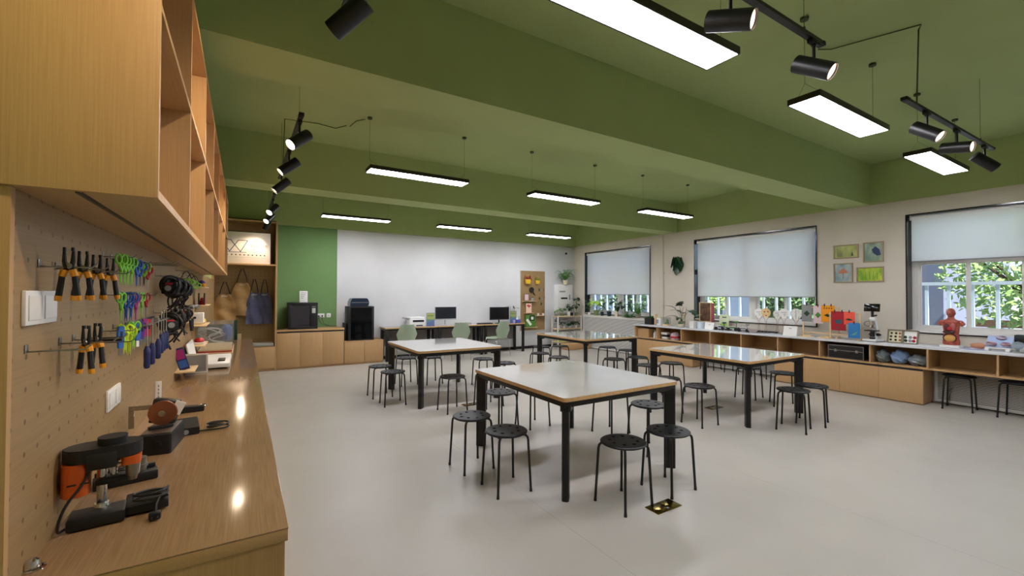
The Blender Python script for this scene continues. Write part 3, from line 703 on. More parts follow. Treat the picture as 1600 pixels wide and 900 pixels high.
# ================================================================ left wall tools
XP = -.46                                     # face of the pegboard
def hook(y, z, L=.10, lb='steel peg hook', tip=True):
    b = MB(); b.tube([(0, 0, 0), (L*.9, 0, 0), (L, 0, .012)] if tip else [(0, 0, 0), (L, 0, 0)], .0022, 7); b.box(-.0005, .002, -.010, .010, -.004, .018, .0008)
    return solo('peg_hook', b, 'steel', lb, 'hook', (XP+.0005, y, z), group='steel hooks on the left pegboard')
def make_pliers():
    t = thing('pliers', '', 'pliers'); s = 1.0
    for sg in (-1, 1):
        b = MB(); b.tube(smooth([(0, sg*.002, -.006), (sg*.011, sg*.002, -.016), (sg*.0145, sg*.002, -.05), (sg*.019, sg*.002, -.084)], 2), [.0060, .0062, .0064, .0066, .0068, .0070, .0072, .0074, .0075, .0075], 8)
        h = b.build('handle', 'blackm', t)
        b = MB(); b.tube([(sg*.007, sg*.002, -.010), (sg*.0125, sg*.002, -.028)], .0086, 8); b.build('grip_collar', 'yorange', h)
        b = MB(); b.tube([(sg*.0187, sg*.002, -.080), (sg*.0205, sg*.002, -.094)], [.0086, .0070], 8); b.build('grip_end', 'yorange', h)
        b = MB(); b.tube([(-sg*.004, -sg*.002, -.004), (-sg*.008, -sg*.002, .012), (-sg*.0085, -sg*.002, .046)], [.006, .0052, .0028], 7); b.box(-sg*.0085-.003, -sg*.0085+.003, -.004, .004, .040, .050, .001); b.build('jaw', 'black', t)
    b = MB(); b.cyl((0, -.006, 0), (0, .006, 0), .0085, n=14); b.build('pivot', 'steel', t); return t
pl = make_pliers(); XT = -.40
for i, (y, z, q) in enumerate(((1.62, 1.572, 'first pair hanging in the upper row of the pegboard'), (1.744, 1.572, 'second pair in the upper row'), (1.882, 1.572, 'third pair in the upper row'), (2.047, 1.572, 'last pair in the upper row, beside the green scissors'))):
    hook(y+.012, z-.0025, .115, 'steel hook of the upper row, through pliers, ' + q.split(' pair')[0] + ' one'); place(pl, i, (XT, y, z), math.radians(-8 if i != 3 else 12), 'black and orange pliers, ' + q, 'black and orange pliers')
for i, (y, z, q) in enumerate(((1.785, 1.352, 'left pair of the lower two'), (1.905, 1.352, 'right pair of the lower two'))):
    hook(y+.012, z-.0025, .13, 'steel hook of the lower row, ' + q.split(' pair')[0] + ' one'); place(pl, 1, (XT, y, z), math.radians(-40), 'black and orange pliers turned sideways, ' + q, 'black and orange pliers')
hook(1.56, 1.352, .12, 'empty steel hook left of the lower pliers')

def scissors(m, y, z, lb, wavy=False, ang=0, blade='steel'):
    t = thing('scissors', lb, 'scissors', (XT, y, z), math.radians(ang), 'craft scissors on the pegboard')
    for sg in (-1, 1):
        b = MB(); b.tube([(sg*.013 + .011*math.cos(a), sg*.0015, -.018 + .018*math.sin(a)) for a in [2*PI*k/14 for k in range(14)]], .0042, 7, cyc=True)
        b.tube([(sg*.010, sg*.0015, -.034), (sg*.003, sg*.0015, -.058), (-sg*.001, sg*.0015, -.066)], [.0045, .0055, .005], 7); b.build('handle', m, t)
        b = MB(); b.prism([(-sg*.001-.006, sg*.001, -.058), (-sg*.001+.006, sg*.001, -.058), (sg*.004, sg*.001, -.118)], (0, .0012, 0)); b.build('blade', blade, t)
    b = MB(); b.cyl((0, -.005, -.062), (0, .005, -.062), .004, n=10); b.build('pivot', 'steel', t)
for k, y in enumerate((2.21, 2.27, 2.33, 2.40)):
    scissors('lime', y, 1.648, 'lime green scissors number %s from the left in the top row' % ('one', 'two', 'three', 'four')[k], ang=55, blade='lime')
scissors('blue', 2.50, 1.645, 'left blue scissors in the top row beside the lime ones', ang=50, blade='blue'); scissors('blue', 2.57, 1.640, 'right blue scissors in the top row beside the lime ones', ang=20)
scissors('lime', 2.66, 1.642, 'open-faced lime scissors at the right of the top row', ang=0); scissors('red', 2.76, 1.632, 'red scissors at the right end of the top row', ang=50)
scissors('lime', 2.22, 1.50, 'lime scissors at the left end of the second row', ang=65, blade='lime'); scissors('blue', 2.30, 1.50, 'large-ringed blue scissors in the second row', ang=0, blade='blue'); scissors('blue', 2.39, 1.50, 'second blue scissors in the second row', ang=15, blade='blue')
scissors('magenta', 2.49, 1.495, 'purple scissors in the second row', ang=60, blade='magenta'); scissors('lime', 2.62, 1.50, 'lime scissors right of the purple ones in the second row', ang=70, blade='lime'); scissors('red', 2.73, 1.498, 'red scissors at the right end of the second row', ang=60)
for y, z, q in ((2.24, 1.640, 'left of the top scissors row'), (2.36, 1.640, 'amid the lime scissors'), (2.55, 1.633, 'under the blue scissors'), (2.70, 1.633, 'right of the top scissors row'), (2.25, 1.492, 'left of the second scissors row'), (2.55, 1.490, 'middle of the second scissors row'), (2.75, 1.490, 'right of the second scissors row')):
    hook(y, z, .10, 'steel hook carrying scissors, ' + q)
for k, (y, q) in enumerate(((2.86, 'nearest'), (2.98, 'middle'), (3.10, 'farthest'))): hook(y, 1.655, .16, 'empty long steel hook in the top row, %s of three' % q)
# third row: torch and cutters
t = thing('marker_pen', 'fat black marker lying along a hook left of the neon scissors', 'marker', (XT, 2.08, 1.335)); b = MB(); b.cyl((-.055, 0, 0), (.03, 0, 0), .0075, n=12); b.build('body', 'blackm', t); b = MB(); b.cyl((-.07, 0, 0), (-.055, 0, 0), .005, .0075, n=12); b.build('cap', 'black', t); hook(2.08, 1.323, .125, 'long steel hook under the black marker')
def cutter(m, y, z, lb, tip='steel', g='small cutters and knives on the pegboard'):
    t = thing('craft_knife', lb, 'knife', (XT, y, z), math.radians(50), g)
    b = MB(); b.prism([(-.011, -.004, 0), (.011, -.004, 0), (.013, -.004, -.03), (.010, -.004, -.085), (-.010, -.004, -.085), (-.013, -.004, -.03)], (0, .008, 0), bev=.002); b.build('body', m, t)
    b = MB(); b.box(-.006, .006, -.001, .001, -.112, -.085); b.build('blade', tip, t); b = MB(); b.box(-.004, .004, -.0055, -.004, -.05, -.02, .0005); b.build('slider', 'blackm', t)
cutter('blue', 2.22, 1.372, 'blue craft knife left of the neon scissors')
scissors('neon', 2.30, 1.372, 'neon yellow scissors in the third row, left ones', ang=10, blade='neon'); scissors('neon', 2.37, 1.358, 'neon yellow scissors in the third row, right ones', ang=-15, blade='neon')
scissors('lime', 2.46, 1.375, 'green scissors behind the neon ones in the third row', ang=35, blade='lime')
cutter('blue', 2.54, 1.372, 'pale blue craft knife right of the neon scissors', 'plastic'); cutter('purple', 2.62, 1.372, 'purple craft knife in the third row'); cutter('magenta', 2.69, 1.378, 'magenta craft knife in the third row'); cutter('red', 2.79, 1.372, 'red craft knife beside the screwdrivers')
for y, q in ((2.26, 'left'), (2.42, 'second'), (2.58, 'third'), (2.74, 'right')): hook(y, 1.352, .10, 'steel hook of the third row, %s one' % q)
def make_driver():
    t = thing('screwdriver', '', 'screwdriver'); b = MB(); b.lathe([(0, -.125), (.010, -.122), (.0135, -.11), (.0125, -.085), (.0135, -.06), (.0135, -.035), (.009, -.025), (.0085, -.018), (.006, -.015)], n=14); b.build('handle', 'navy', t)
    b = MB(); b.cyl((0, 0, -.016), (0, 0, .105), .0032, n=8); b.cyl((0, 0, .105), (0, 0, .115), .0032, .0012, n=8); b.cyl((0, 0, -.02), (0, 0, -.005), .006, n=10); b.build('shaft', 'chrome', t); return t
sd = make_driver()
for i, (y, z) in enumerate(((2.70, 1.262), (2.84, 1.262), (3.02, 1.268), (3.12, 1.285), (3.20, 1.29), (3.30, 1.29))):
    place(sd, i, (XT+.01, y, z), 0, 'navy handled screwdriver, %s from the left' % ('first', 'second', 'third', 'fourth', 'fifth', 'sixth')[i], 'navy screwdrivers')
b = MB(); b.box(0, .075, 0, .76, 0, .004, .001); b.box(0, .004, 0, .76, -.02, .02); b.tube([(.075, 0, .002), (.075, .76, .002)], .003, 6)
solo('tool_rail', b, 'steel', 'steel rail holding the navy screwdrivers', 'rack', (XP+.001, 2.62, 1.345))
# goggle / headlamp clusters
def headlamp(y, z, lb, s=1.0, hang=.10, a=0):
    t = thing('headlamp', lb, 'headlamp', (XT+.015, y, z), math.radians(a), 'black headlamps on the pegboard')
    rn = random.Random(int(y*100)); b = MB()
    for q in range(5):
        rx, rz2, ph = rn.uniform(.030, .052)*s, rn.uniform(.035, .055)*s, rn.uniform(0, 1); b.tube([(rx*math.cos(w2), .018*s*math.sin(w2*2+ph*6)+.008*(q-2), -.05*s + rz2*math.sin(w2)) for w2 in [2*PI*k/20 for k in range(20)]], .0065*s, 6, cyc=True)
    for q in range(3):
        x0 = rn.uniform(-.04, .04)*s; b.tube(smooth([(x0, .0, -.07*s), (x0*-.4, .012, -.12*s), (x0+.02, -.008, -.10*s), (x0*.5, .004*q, -.15*s), (x0*-.6, .01, rn.uniform(-.20, -.16)*s)], 2), .0045*s, 6)
    b.build('strap', 'blackm', t)
    b = MB(); b.box(-.036*s, .036*s, -.026*s, .026*s, -.092*s, -.028*s, .008*s); b.cyl((0, -.026*s, -.06*s), (0, -.040*s, -.06*s), .020*s, n=16); b.build('lamp_head', 'black', t)
    b = MB(); b.box(-.016*s, .016*s, -.0275*s, -.0261*s, -.042*s, -.032*s); b.build('red_stripe', 'red', t)
    b = MB(); b.cyl((0, -.0402*s, -.06*s), (0, -.0412*s, -.06*s), .015*s, n=16); b.build('lens', 'grey', t)
for k, (y, z) in enumerate(((3.42, 1.60), (3.64, 1.60), (3.88, 1.60), (4.15, 1.585))):
    headlamp(y, z, 'black headlamp with red mark in the upper cluster, %s' % ('nearest', 'second', 'third', 'farthest')[k], 1.15, a=10*k-10); hook(y, z+.005, .12, 'steel hook over the %s upper headlamp' % ('nearest', 'second', 'third', 'farthest')[k])
for k, (y, z) in enumerate(((3.38, 1.375), (3.72, 1.385), (4.15, 1.40))):
    headlamp(y, z, 'black headlamp in the lower cluster by the screwdrivers, %s' % ('nearest', 'middle', 'farthest')[k], 1.15, a=20-15*k); hook(y, z+.005, .12, 'steel hook over the %s lower headlamp' % ('nearest', 'middle', 'farthest')[k])
b = MB(); b.tube(smooth([(0, 0, 0), (.02, .01, -.05), (.01, 0, -.12), (.015, .02, -.155)], 2), .004, 7); b.cyl((.015, .02, -.15), (.015, .02, -.185), .006, .018, n=10); solo('hanging_lead', b, 'blackm', 'black lead with a plug hanging below the lower headlamps', 'cable', (XT, 3.72, 1.393))
def make_hammer():
    t = thing('hammer', '', 'hammer'); b = MB(); b.tube([(0, 0, 0), (.012, .03, -.12)], .007, 8); b.build('shaft', 'beech', t); b = MB(); b.tube([(.010, .025, -.10), (.016, .04, -.19)], [.011, .013], 8); b.build('grip', 'blackm', t)
    b = MB(); b.box(-.045, .045, -.011, .011, -.010, .014, .003); b.build('head', 'steel', t); return t
hm = make_hammer()
for i, (y, z) in enumerate(((4.45, 1.38), (4.72, 1.38), (4.98, 1.38))): place(hm, i, (XT+.01, y, z), math.radians(30*i-20), 'hammer with black grip hanging past the headlamps, %s' % ('nearest', 'middle', 'farthest')[i], 'hammers on the pegboard'); hook(y, z-.014, .10, 'steel hook under the %s hammer' % ('nearest', 'middle', 'farthest')[i])
for k, (y, z) in enumerate(((4.35, 1.69), (4.75, 1.685), (5.05, 1.675))):
    t = thing('safety_goggles', 'clear goggles with lime straps, %s of three' % ('nearest', 'middle', 'farthest')[k], 'goggles', (XT+.01, y, z-.10), .3, 'hanging safety goggles'); b = MB(); b.tube([(.05*math.cos(q), .0, .025*math.sin(q)) for q in [2*PI*j/16 for j in range(16)]], .006, 6, cyc=True); b.build('frame', 'lime', t)
    b = MB(); b.tube(smooth([(-.045, 0, .0), (-.02, .01, .07), (0, 0, .092), (.02, .01, .07), (.045, 0, 0)], 2), .003, 6); b.build('strap', 'blackm', t); hook(y, z-.01, .12, 'long steel hook over the %s goggles' % ('nearest', 'middle', 'farthest')[k])

# wall boxes
def wallbox(y0, y1, z0, z1, lb, n=2):
    t = thing('switch_plate', lb, 'switch', (XP+.0005, y0, z0)); W, H = y1-y0, z1-z0
    b = MB(); b.box(0, .009, 0, W, 0, H, .002); b.build('plate', 'plastic', t)
    for k in range(n): b = MB(); b.box(.0095, .0115, W/n*k+.012, W/n*(k+1)-.008, .012, H-.012, .001); b.build('rocker', 'white', t)
wallbox(1.527, 1.735, 1.418, 1.505, 'white double switch plate on the pegboard left of the pliers')
wallbox(2.315, 2.52, 1.025, 1.11, 'white double switch plate low on the pegboard above the worktop')
# small shelves beyond
def pshelf(y, z, w, lb): solo('peg_shelf', MB().box(0, .13, 0, w, 0, .012, .002), 'beech', lb, 'shelf', (XP+.001, y, z), group='little wooden shelves at the end of the pegboard')
pshelf(5.35, 1.555, .62, 'little wooden shelf with the purple toy'); pshelf(5.75, 1.36, .55, 'little wooden shelf with the red block'); pshelf(5.05, 1.205, .42, 'little wooden shelf with the white box'); pshelf(5.60, 1.15, .6, 'little wooden shelf with the yellow ball'); pshelf(5.45, .955, .5, 'little wooden shelf with the red and white shoe toy'); pshelf(4.35, .86, .40, 'lowest little wooden shelf with the leaning booklet')
t = thing('plush_bird', 'purple and orange soft toy on the little shelf', 'toy', (-.375, 5.62, 1.567)); b = MB(); b.ball((0, 0, .035), .034, (1, 1.5, 1)); b.build('body', 'purple', t); b = MB(); b.ball((.02, -.055, .02), .022, (1, 1, .9)); b.build('head', 'yorange', t); b = MB(); b.ball((0, .09, .03), .03, (.8, 1.6, .6)); b.build('wing', 'blackm', t)
t = thing('toy_block_set', 'red toy with dark frame on the little shelf', 'toy', (-.39, 6.0, 1.372)); b = MB(); b.box(-.03, .03, -.05, .06, 0, .05, .008); b.ball((0, 0, .06), .022); b.build('block', 'red', t); b = MB(); b.box(-.03, -.02, -.16, -.07, 0, .13); b.box(.02, .03, -.16, -.07, 0, .13); b.build('frame', 'blackm', t)
t = thing('white_carton', 'small white box with a black dot on the little shelf', 'box', (-.455, 5.10, 1.217)); b = MB(); b.box(0, .13, 0, .14, 0, .095, .001); b.build('carton', 'paper', t); b = MB(); b.cyl((.065, -.001, .05), (.065, .0, .05), .012, n=14); b.build('dot', 'blackm', t)
t = thing('yellow_duck', 'yellow rounded figure on the little shelf', 'toy', (-.385, 5.85, 1.162)); b = MB(); b.ball((0, 0, .035), .04, (1, 1.2, .9)); b.ball((0, -.02, .085), .026); b.build('body', 'yellow', t); b = MB(); b.cyl((0, -.045, .085), (0, -.06, .083), .008, .003, n=8); b.build('beak', 'orange', t)
t = thing('toy_shoe', 'red and white toy shoe on the lowest far shelf', 'toy', (-.39, 5.65, .967)); b = MB(); b.ball((0, 0, .035), .045, (1, 1.6, .7)); b.build('upper', 'red', t); b = MB(); b.box(-.045, .045, -.075, .075, 0, .02, .008); b.build('sole', 'white', t)
t = thing('instruction_booklet', 'purple and blue leaflet leaning on the lowest shelf', 'booklet', (-.40, 4.45, .873)); b = MB(); b.box(-.035, .035, 0, .012, 0, .185, .001, rot=Matrix.Rotation(math.radians(-16), 3, 'Y'), piv=(0, 0, 0)); b.build('cover', 'navy', t)
b = MB(); b.box(-.028, .028, -.0008, 0, .09, .17, rot=Matrix.Rotation(math.radians(-16), 3, 'Y'), piv=(0, 0, 0)); b.build('picture', 'magenta', t); b = MB(); b.box(-.028, .028, -.0008, 0, .02, .08, rot=Matrix.Rotation(math.radians(-16), 3, 'Y'), piv=(0, 0, 0)); b.build('picture', 'blue', t)
# things on the left worktop
ZL = .8005
t = thing('label_stand', 'narrow white acrylic label strip standing on the worktop by the wall', 'label', (-.455, 3.45, ZL)); b = MB(); b.box(0, .03, -.003, .0, 0, .155, .0005); b.build('board', 'plastic', t); b = MB(); b.box(0, .03, -.04, .0, 0, .003); b.build('foot', 'clear', t)
for k in range(5): b = MB(); b.box(.012, .018, -.0036, -.003, .03+.022*k, .044+.022*k); b.build('printed_line', 'grey', t)
t = thing('document_scanner', 'white flat machine with black pad on the far part of the worktop', 'scanner', (-.40, 4.85, ZL)); b = MB(); b.box(0, .30, 0, .75, .012, .055, .012); b.build('body', 'plastic', t); b = MB(); b.box(.02, .28, .02, .73, 0, .012); b.build('base', 'blackm', t)
b = MB(); b.box(.20, .26, .12, .30, .0555, .068, .006); b.build('pad', 'blackm', t); b = MB(); b.box(.0, .012, .02, .55, .055, .24, .004, rot=Matrix.Rotation(math.radians(-12), 3, 'Y'), piv=(0, 0, .055)); b.build('cover', 'plastic', t)
t = thing('leaning_frame', 'white frame with grey mesh leaning by the white machine', 'frame', (-.43, 4.70, ZL)); b = MB()
for q in ((0, .17, 0, .014), (0, .17, .156, .17), (0, .014, .014, .156), (.156, .17, .014, .156)): b.box(q[0], q[1], 0, .012, q[2], q[3], .001)
b.build('frame', 'white', t); b = MB(); b.box(.014, .156, .004, .008, .014, .156); b.build('mesh', 'grey', t)
t = thing('display_case', 'clear acrylic case on pale boards on the far worktop', 'display case', (-.44, 6.05, ZL)); b = MB(); b.box(0, .34, 0, .9, 0, .02, .001); b.box(.01, .33, .01, .89, .034, .05, .001); b.build('base_board', 'beech', t); b = MB(); b.box(.005, .335, .005, .895, .02, .034); b.build('red_board', 'red', t)
b = MB()
for q in ((0, .34, 0, .004), (0, .34, .896, .9), (0, .004, .004, .896), (.336, .34, .004, .896)): b.box(q[0], q[1], q[2], q[3], .05, .34)
b.box(0, .34, 0, .9, .34, .344); b.build('cover', 'clear', t)
t = thing('blue_plush', 'bright blue fluffy bundle by the far end of the worktop', 'toy', (-.20, 7.52, ZL+.012)); b = MB(); rnd = random.Random(3); b.ball((0, 0, .12), .1, (.8, 1.3, 1.25), u=18, v=12, fn=lambda q, p: q * (1 + .12*math.sin(9*p.x+4*p.z) * math.cos(7*p.y+5*p.z))); b.build('body', 'blue', t)
t = thing('wire_tangle', 'loose white tubing beside the blue bundle', 'tubing', (-.33, 7.3, ZL)); b = MB(); pts = []
for k in range(40): a = k*.7; pts.append((.09*math.cos(a)*(1-.4*math.sin(k)), .10*math.sin(a), .12+.10*math.sin(a*.37)))
b.tube(smooth(pts, 1), .006, 6); b.build('tube', 'plastic', t)
t = thing('cutting_mat', 'dark green board standing at the far end of the worktop', 'board', (-.45, 7.74, ZL)); b = MB(); b.box(0, .38, 0, .006, 0, .30, .002); b.build('board', mat('deep_green_mat', '#123d1e', .6), t)
b = MB(); b.box(-.45, -.02, 7.79, 7.83, 0, .085); solo('timber_offcut', b, 'beech', 'pale drilled timber strip at the end of the worktop', 'timber', (0, 0, ZL))
for k in range(3): pass
# bench drill
t = thing('bench_drill', 'small black and orange bench drill with chrome column and slotted base', 'drill', (-.360, 1.80, ZL), math.radians(6)); t.scale = (1, 1, 1.12)
b = MB(); b.box(-.075, .055, -.042, .045, .003, .034, .006); b.build('base', 'blackm', t)
b = MB(); b.box(.05, .16, -.02, .10, .006, .030, .004)
b.build('slotted_table', 'blackm', t)
for k in range(4): b = MB(); b.box(.065, .145, -.005+.026*k, .003+.026*k, .0295, .0312); b.build('slot', 'black', t)
b = MB(); b.cyl((-.005, .035, .03), (-.005, .035, .175), .0125, n=20); b.cyl((-.005, .035, .03), (-.005, .035, .042), .022, .018, n=20); b.build('column', 'chrome', t)
b = MB(); b.cyl((.022, .035, .10), (.022, .035, .175), .009, n=16); b.build('quill', 'chrome', t)
b = MB(); 
b.tube([(.042 + .009*math.cos(k*.9), .035 + .009*math.sin(k*.9), .105+.0016*k) for k in range(42)], .0018, 5); b.build('spring', 'steel', t)
b = MB(); b.box(-.02, .055, .01, .06, .095, .112, .004); b.box(-.035, .035, -.034, .055, .150, .195, .006); b.build('head_block', 'blackm', t)
b = MB(); b.prism(rrect(-.092, .092, -.03, .072, .045, .172, 7), (0, 0, .035), bev=.004); b.build('belt_cover', 'blackm', t)
b = MB(); b.prism(rrect(-.09, -.03, -.025, .066, .02, .085, 5), (0, 0, .086), bev=.002); b.build('motor_housing', 'orange', t)
b = MB(); b.prism(rrect(.042, .089, -.025, .066, .015, .148, 5), (0, 0, .023)); b.build('front_band', 'orange', t)
b = MB(); b.cyl((.02, .02, .207), (.02, .02, .226), .036, n=24); b.build('top_knob', 'blackm', t)
b = MB(); b.cyl((.068, .02, .11), (.068, .02, .148), .017, .020, n=20); b.cyl((.068, .02, .095), (.068, .02, .11), .010, .014, n=16); b.build('chuck', 'steel', t)
b = MB(); b.box(.02, .04, -.004, 0, .160, .168); b.build('red_switch', 'red', t)
for k in range(2): b = MB(); b.box(-.075+.028*k, -.055+.028*k, -.0262, -.0248, .118, .122); b.build('vent', 'blackm', t)
b = MB(); b.tube(smooth([(-.02, -.01, .165), (-.04, -.03, .12), (-.07, -.05, .085), (-.085, -.06, .05), (-.09, -.055, .012), (-.078, -.03, .012)], 2), .0035, 7); b.build('motor_lead', 'blackm', t)
b = MB(); pts = [(.05, .0, .012)]
for k in range(18): a = k*.75; pts.append((.115+.045*math.cos(a), -.015+.030*math.sin(a), .038+.0016*k))
pts += [(.13, -.05, .04), (.128, -.072, .012)]
b.tube(smooth(pts, 1), .0035, 7); b.build('power_lead', 'blackm', t); b = MB(); b.box(.112, .142, -.095, -.068, .002, .022, .005); b.cyl((.12, -.095, .012), (.12, -.112, .012), .002, n=8); b.cyl((.134, -.095, .012), (.134, -.112, .012), .002, n=8); b.build('plug', 'blackm', t)
# vice bar lying behind
t = thing('small_vice', 'low black vice with chrome chuck lying behind the drill', 'vice', (-.37, 2.12, ZL), math.radians(12)); b = MB(); b.box(-.08, .10, -.03, .03, 0, .035, .006); b.box(-.075, .095, .012, .028, .035, .05, .003); b.build('bed', 'blackm', t)
b = MB(); b.cyl((.05, 0, .035), (.05, 0, .085), .018, n=18); b.cyl((.05, 0, .05), (.05, 0, .06), .022, n=18); b.build('chuck', 'steel', t); b = MB(); b.tube(smooth([(-.02+.045*math.cos(k*.6), -.01+.025*math.sin(k*.6), .05+.002*k) for k in range(22)], 1), .0035, 6); b.build('lead', 'blackm', t)
t = thing('bench_grinder', 'black box machine with knob, steel plate and copper disc on the worktop', 'grinder', (-.378, 2.42, ZL), math.radians(-6)); b = MB(); b.prism(rrect(0, .118, 0, .24, .012, .0, 4), (0, 0, .085), bev=.003); b.build('body', 'blackm', t)
b = MB(); b.box(.006, .112, .02, .22, .0852, .089, .001); b.build('steel_plate', 'steel', t); b = MB(); b.box(.01, .10, .10, .118, .0892, .1, .002, rot=Matrix.Rotation(math.radians(20), 3, 'Z')); b.build('fence_bar', 'blackm', t)
b = MB(); b.cyl((.072, -.0006, .05), (.072, -.010, .05), .012, n=18); b.cyl((.072, -.010, .05), (.072, -.013, .05), .009, n=18); b.build('knob', 'blackm', t)
b = MB(); b.cyl((.05, .17, .145), (.05, .155, .145), .055, n=36); b.build('disc', 'copper', t); b = MB(); b.cyl((.05, .155, .145), (.05, .145, .145), .014, n=18); b.cyl((.05, .1449, .145), (.05, .143, .145), .007, n=12); b.build('hub', 'chrome', t)
b = MB(); b.box(.0, .10, .175, .225, .09, .20, .006, rot=Matrix.Rotation(math.radians(10), 3, 'Y')); b.build('motor', 'black', t); b = MB(); b.box(.085, .125, .170, .174, .13, .19, rot=Matrix.Rotation(math.radians(25), 3, 'Y')); b.build('white_label', 'paper', t)
b = MB(); b.box(-.075, .04, .16, .166, .165, .185); b.box(-.075, -.055, .16, .166, .085, .165); b.build('guard_plate', clearmat('smoked_acrylic', '#cfc6b6', opaque=.35, ocol='#9a8f7c'), t)
t = thing('foot_pedal', 'flat black box with round badge and coiled lead beside the grinder', 'pedal', (-.262, 2.66, ZL), math.radians(8)); b = MB(); b.prism([(0, 0, 0), (0, .13, 0), (0, .13, .06), (0, 0, .035)], (.085, 0, 0), bev=.003); b.build('body', 'blackm', t); b = MB(); b.cyl((.03, -.0006, .017), (.03, -.002, .017), .012, n=16); b.build('badge', 'grey', t)
b = MB(); pts = [(.08, .01, .012)]
for k in range(16): a = -1.2+k*.42*2; pts.append((.165+.05*math.cos(a), .03+.035*math.sin(a), .01+.0022*k))
b.tube(smooth(pts, 1), .0042, 7); b.build('power_lead', 'blackm', t); b = MB(); b.box(.13, .155, .08, .105, .0, .022, .004); b.build('plug', 'blackm', t)
t = thing('sanding_block_tool', 'long low black tool with a wire ring lying by the wall', 'tool', (-.40, 3.16, ZL), math.radians(4)); b = MB(); b.prism([(0, 0, 0), (.21, 0, 0), (.21, 0, .028), (.06, 0, .034), (0, 0, .05)], (0, .06, 0), bev=.003); b.build('body', 'blackm', t); b = MB(); b.tube([(.205+.02*math.cos(a), .03+.02*math.sin(a), .03) for a in [2*PI*k/16 for k in range(16)]], .003, 6, cyc=True); b.build('ring', 'chrome', t); b = MB(); b.cyl((.10, .03, .03), (.10, .03, .042), .006, n=10); b.build('red_button', 'red', t)
t = thing('chrome_cable_grommet', 'round chrome cap on the near corner of the worktop by the wall', 'cap', (-.448, 1.585, ZL)); b = MB(); b.lathe([(0, 0), (.026, 0), (.026, .002), (.020, .004)], n=30); b.build('flange', 'chrome', t); b = MB(); b.lathe([(.0175, .0036), (.0170, .012), (.013, .022), (.006, .027), (0, .028)], n=28); b.build('dome', 'chrome', t)

# ================================================================ apron niche
t = thing('workshop_sign', 'pale sign with a dark angular emblem in the top of the niche', 'sign', (-.44, 9.70, 2.066)); b = MB(); b.box(0, .88, 0, .02, .0, .60, .002); b.build('sign_board', mat('pale_warm_sign', '#e9ddd2', .3), t)  # sign board in one even pale warm colour
b = MB(); b.box(.88, .895, 0, .03, 0, .60); b.box(0, .895, 0, .03, .60, .615); b.build('dark_edge', 'blackm', t)
b = MB(); ink = mat('ink_blue', '#2a3b63', .5); M['ink'] = ink
def stroke(b, pts, wd):
    for a, c in zip(pts, pts[1:]): 
        a = Vector((a[0], 0, a[1])); c = Vector((c[0], 0, c[1])); d = (c-a).normalized(); nn = Vector((-d.z, 0, d.x)) * wd/2; a = a - d*wd*.3; c = c + d*wd*.3
        b.prism([a+nn, c+nn, c-nn, a-nn], (0, -.0015, 0))
stroke(b, [(.08, .44), (.22, .44), (.37, .22), (.24, .22)][:1] + [(.08, .44)][:0], .014) if False else None
stroke(b, [(.10, .44), (.23, .44), (.385, .225), (.50, .44), (.35, .44), (.21, .225), (.10, .44)], .012); stroke(b, [(.07, .215), (.48, .215)], .009); b.build('emblem', 'ink', t)
tk = mat('dark_brown_ink', '#4b3b36', .6); M['tink'] = tk
text('开悟', .062, 'tink', t, (.545, -.001, .42), (PI/2, 0, 0), align='LEFT'); text('科学工坊', .072, 'tink', t, (.545, -.001, .335), (PI/2, 0, 0), align='LEFT')
b = MB(); b.box(.545, .66, -.001, 0, .268, .275); b.box(.545, .78, -.001, 0, .232, .236)
b.build('fine_print', 'grey', t)
for k in range(11): b = MB(); x = .10+.067*k; b.box(x, x+.022, -.001, 0, .155, .177); b.build('small_print', 'tink', t)
b = MB(); b.box(.09, .80, -.001, 0, .118, .121); b.build('fine_print', 'grey', t)
def apron(x, z0, z1, w, m, m2, lb, y=9.93, twist=0):
    t = thing('apron', lb, 'apron', (x, y, z0), 0, 'aprons hanging in the niche'); H = z1 - z0; hb = H*.70
    def P(u, v):
        s = v*hb; half = w/2 * (1 if v < .55 else 1 - .50*((v-.55)/.45)**1.4); xx = (u*2-1)*half
        return Vector((xx + twist*v*.05, .014*math.sin(u*9 + v*3) + .01*math.sin(v*14+u*4) - .012*(1-v), s))
    b = MB(); b.grid(P, 26, 26); b.grid(lambda u, v: P(u, v) + Vector((0, .006, 0)), 26, 26, flip=True)
    for e in (0, 1): b.grid(lambda u, v: P(e, v) + Vector((0, .006*u, 0)), 1, 26); b.grid(lambda u, v: P(u, e) + Vector((0, .006*v, 0)), 26, 1)
    bmesh.ops.remove_doubles(b.bm, verts=b.bm.verts, dist=.0003); b.build('cloth', m, t)
    b = MB(); b.grid(lambda u, v: P(.22+.56*u, .22+.28*v) + Vector((0, -.005 - .006*math.sin(PI*v), 0)), 14, 8); b.build('pocket', m, t)
    for sg in (-1, 1): b = MB(); b.tube(smooth([(sg*w*.23, 0, hb), (sg*w*.16, -.005, hb+(H-hb)*.5), (sg*.012, 0, H)], 2), .008, 7); b.build('neck_strap', m2, t)
    b = MB(); rnd = random.Random(int(x*100)); xs = -.05
    for k in range(4):
        zc = hb*.93; stroke(b, [(xs, zc-.012), (xs, zc+.012), (xs+.014, zc+.012), (xs+.014, zc-.008)], .004); xs += .026
    o = b.build('embroidery', 'paper', t); o.location = (0, -.018, 0)
    b = MB(); b.cyl((0, .02, H-.006), (0, YF-.081-y, H-.006), .004, n=8); b.build('peg', 'steel', t)
M['tan'] = noisy('tan_canvas', '#ad8a58', '#b99463', (1, 1, 1), 30, .9); M['denim'] = noisy('faded_blue_denim', '#55597c', '#62668a', (1, 1, 1), 40, .9); M['strap'] = mat('black_webbing', '#17151a', .8)
apron(-.30, .93, 1.72, .36, 'tan', 'strap', 'tan apron at the far left of the niche, partly behind the wall cupboard', 9.91)
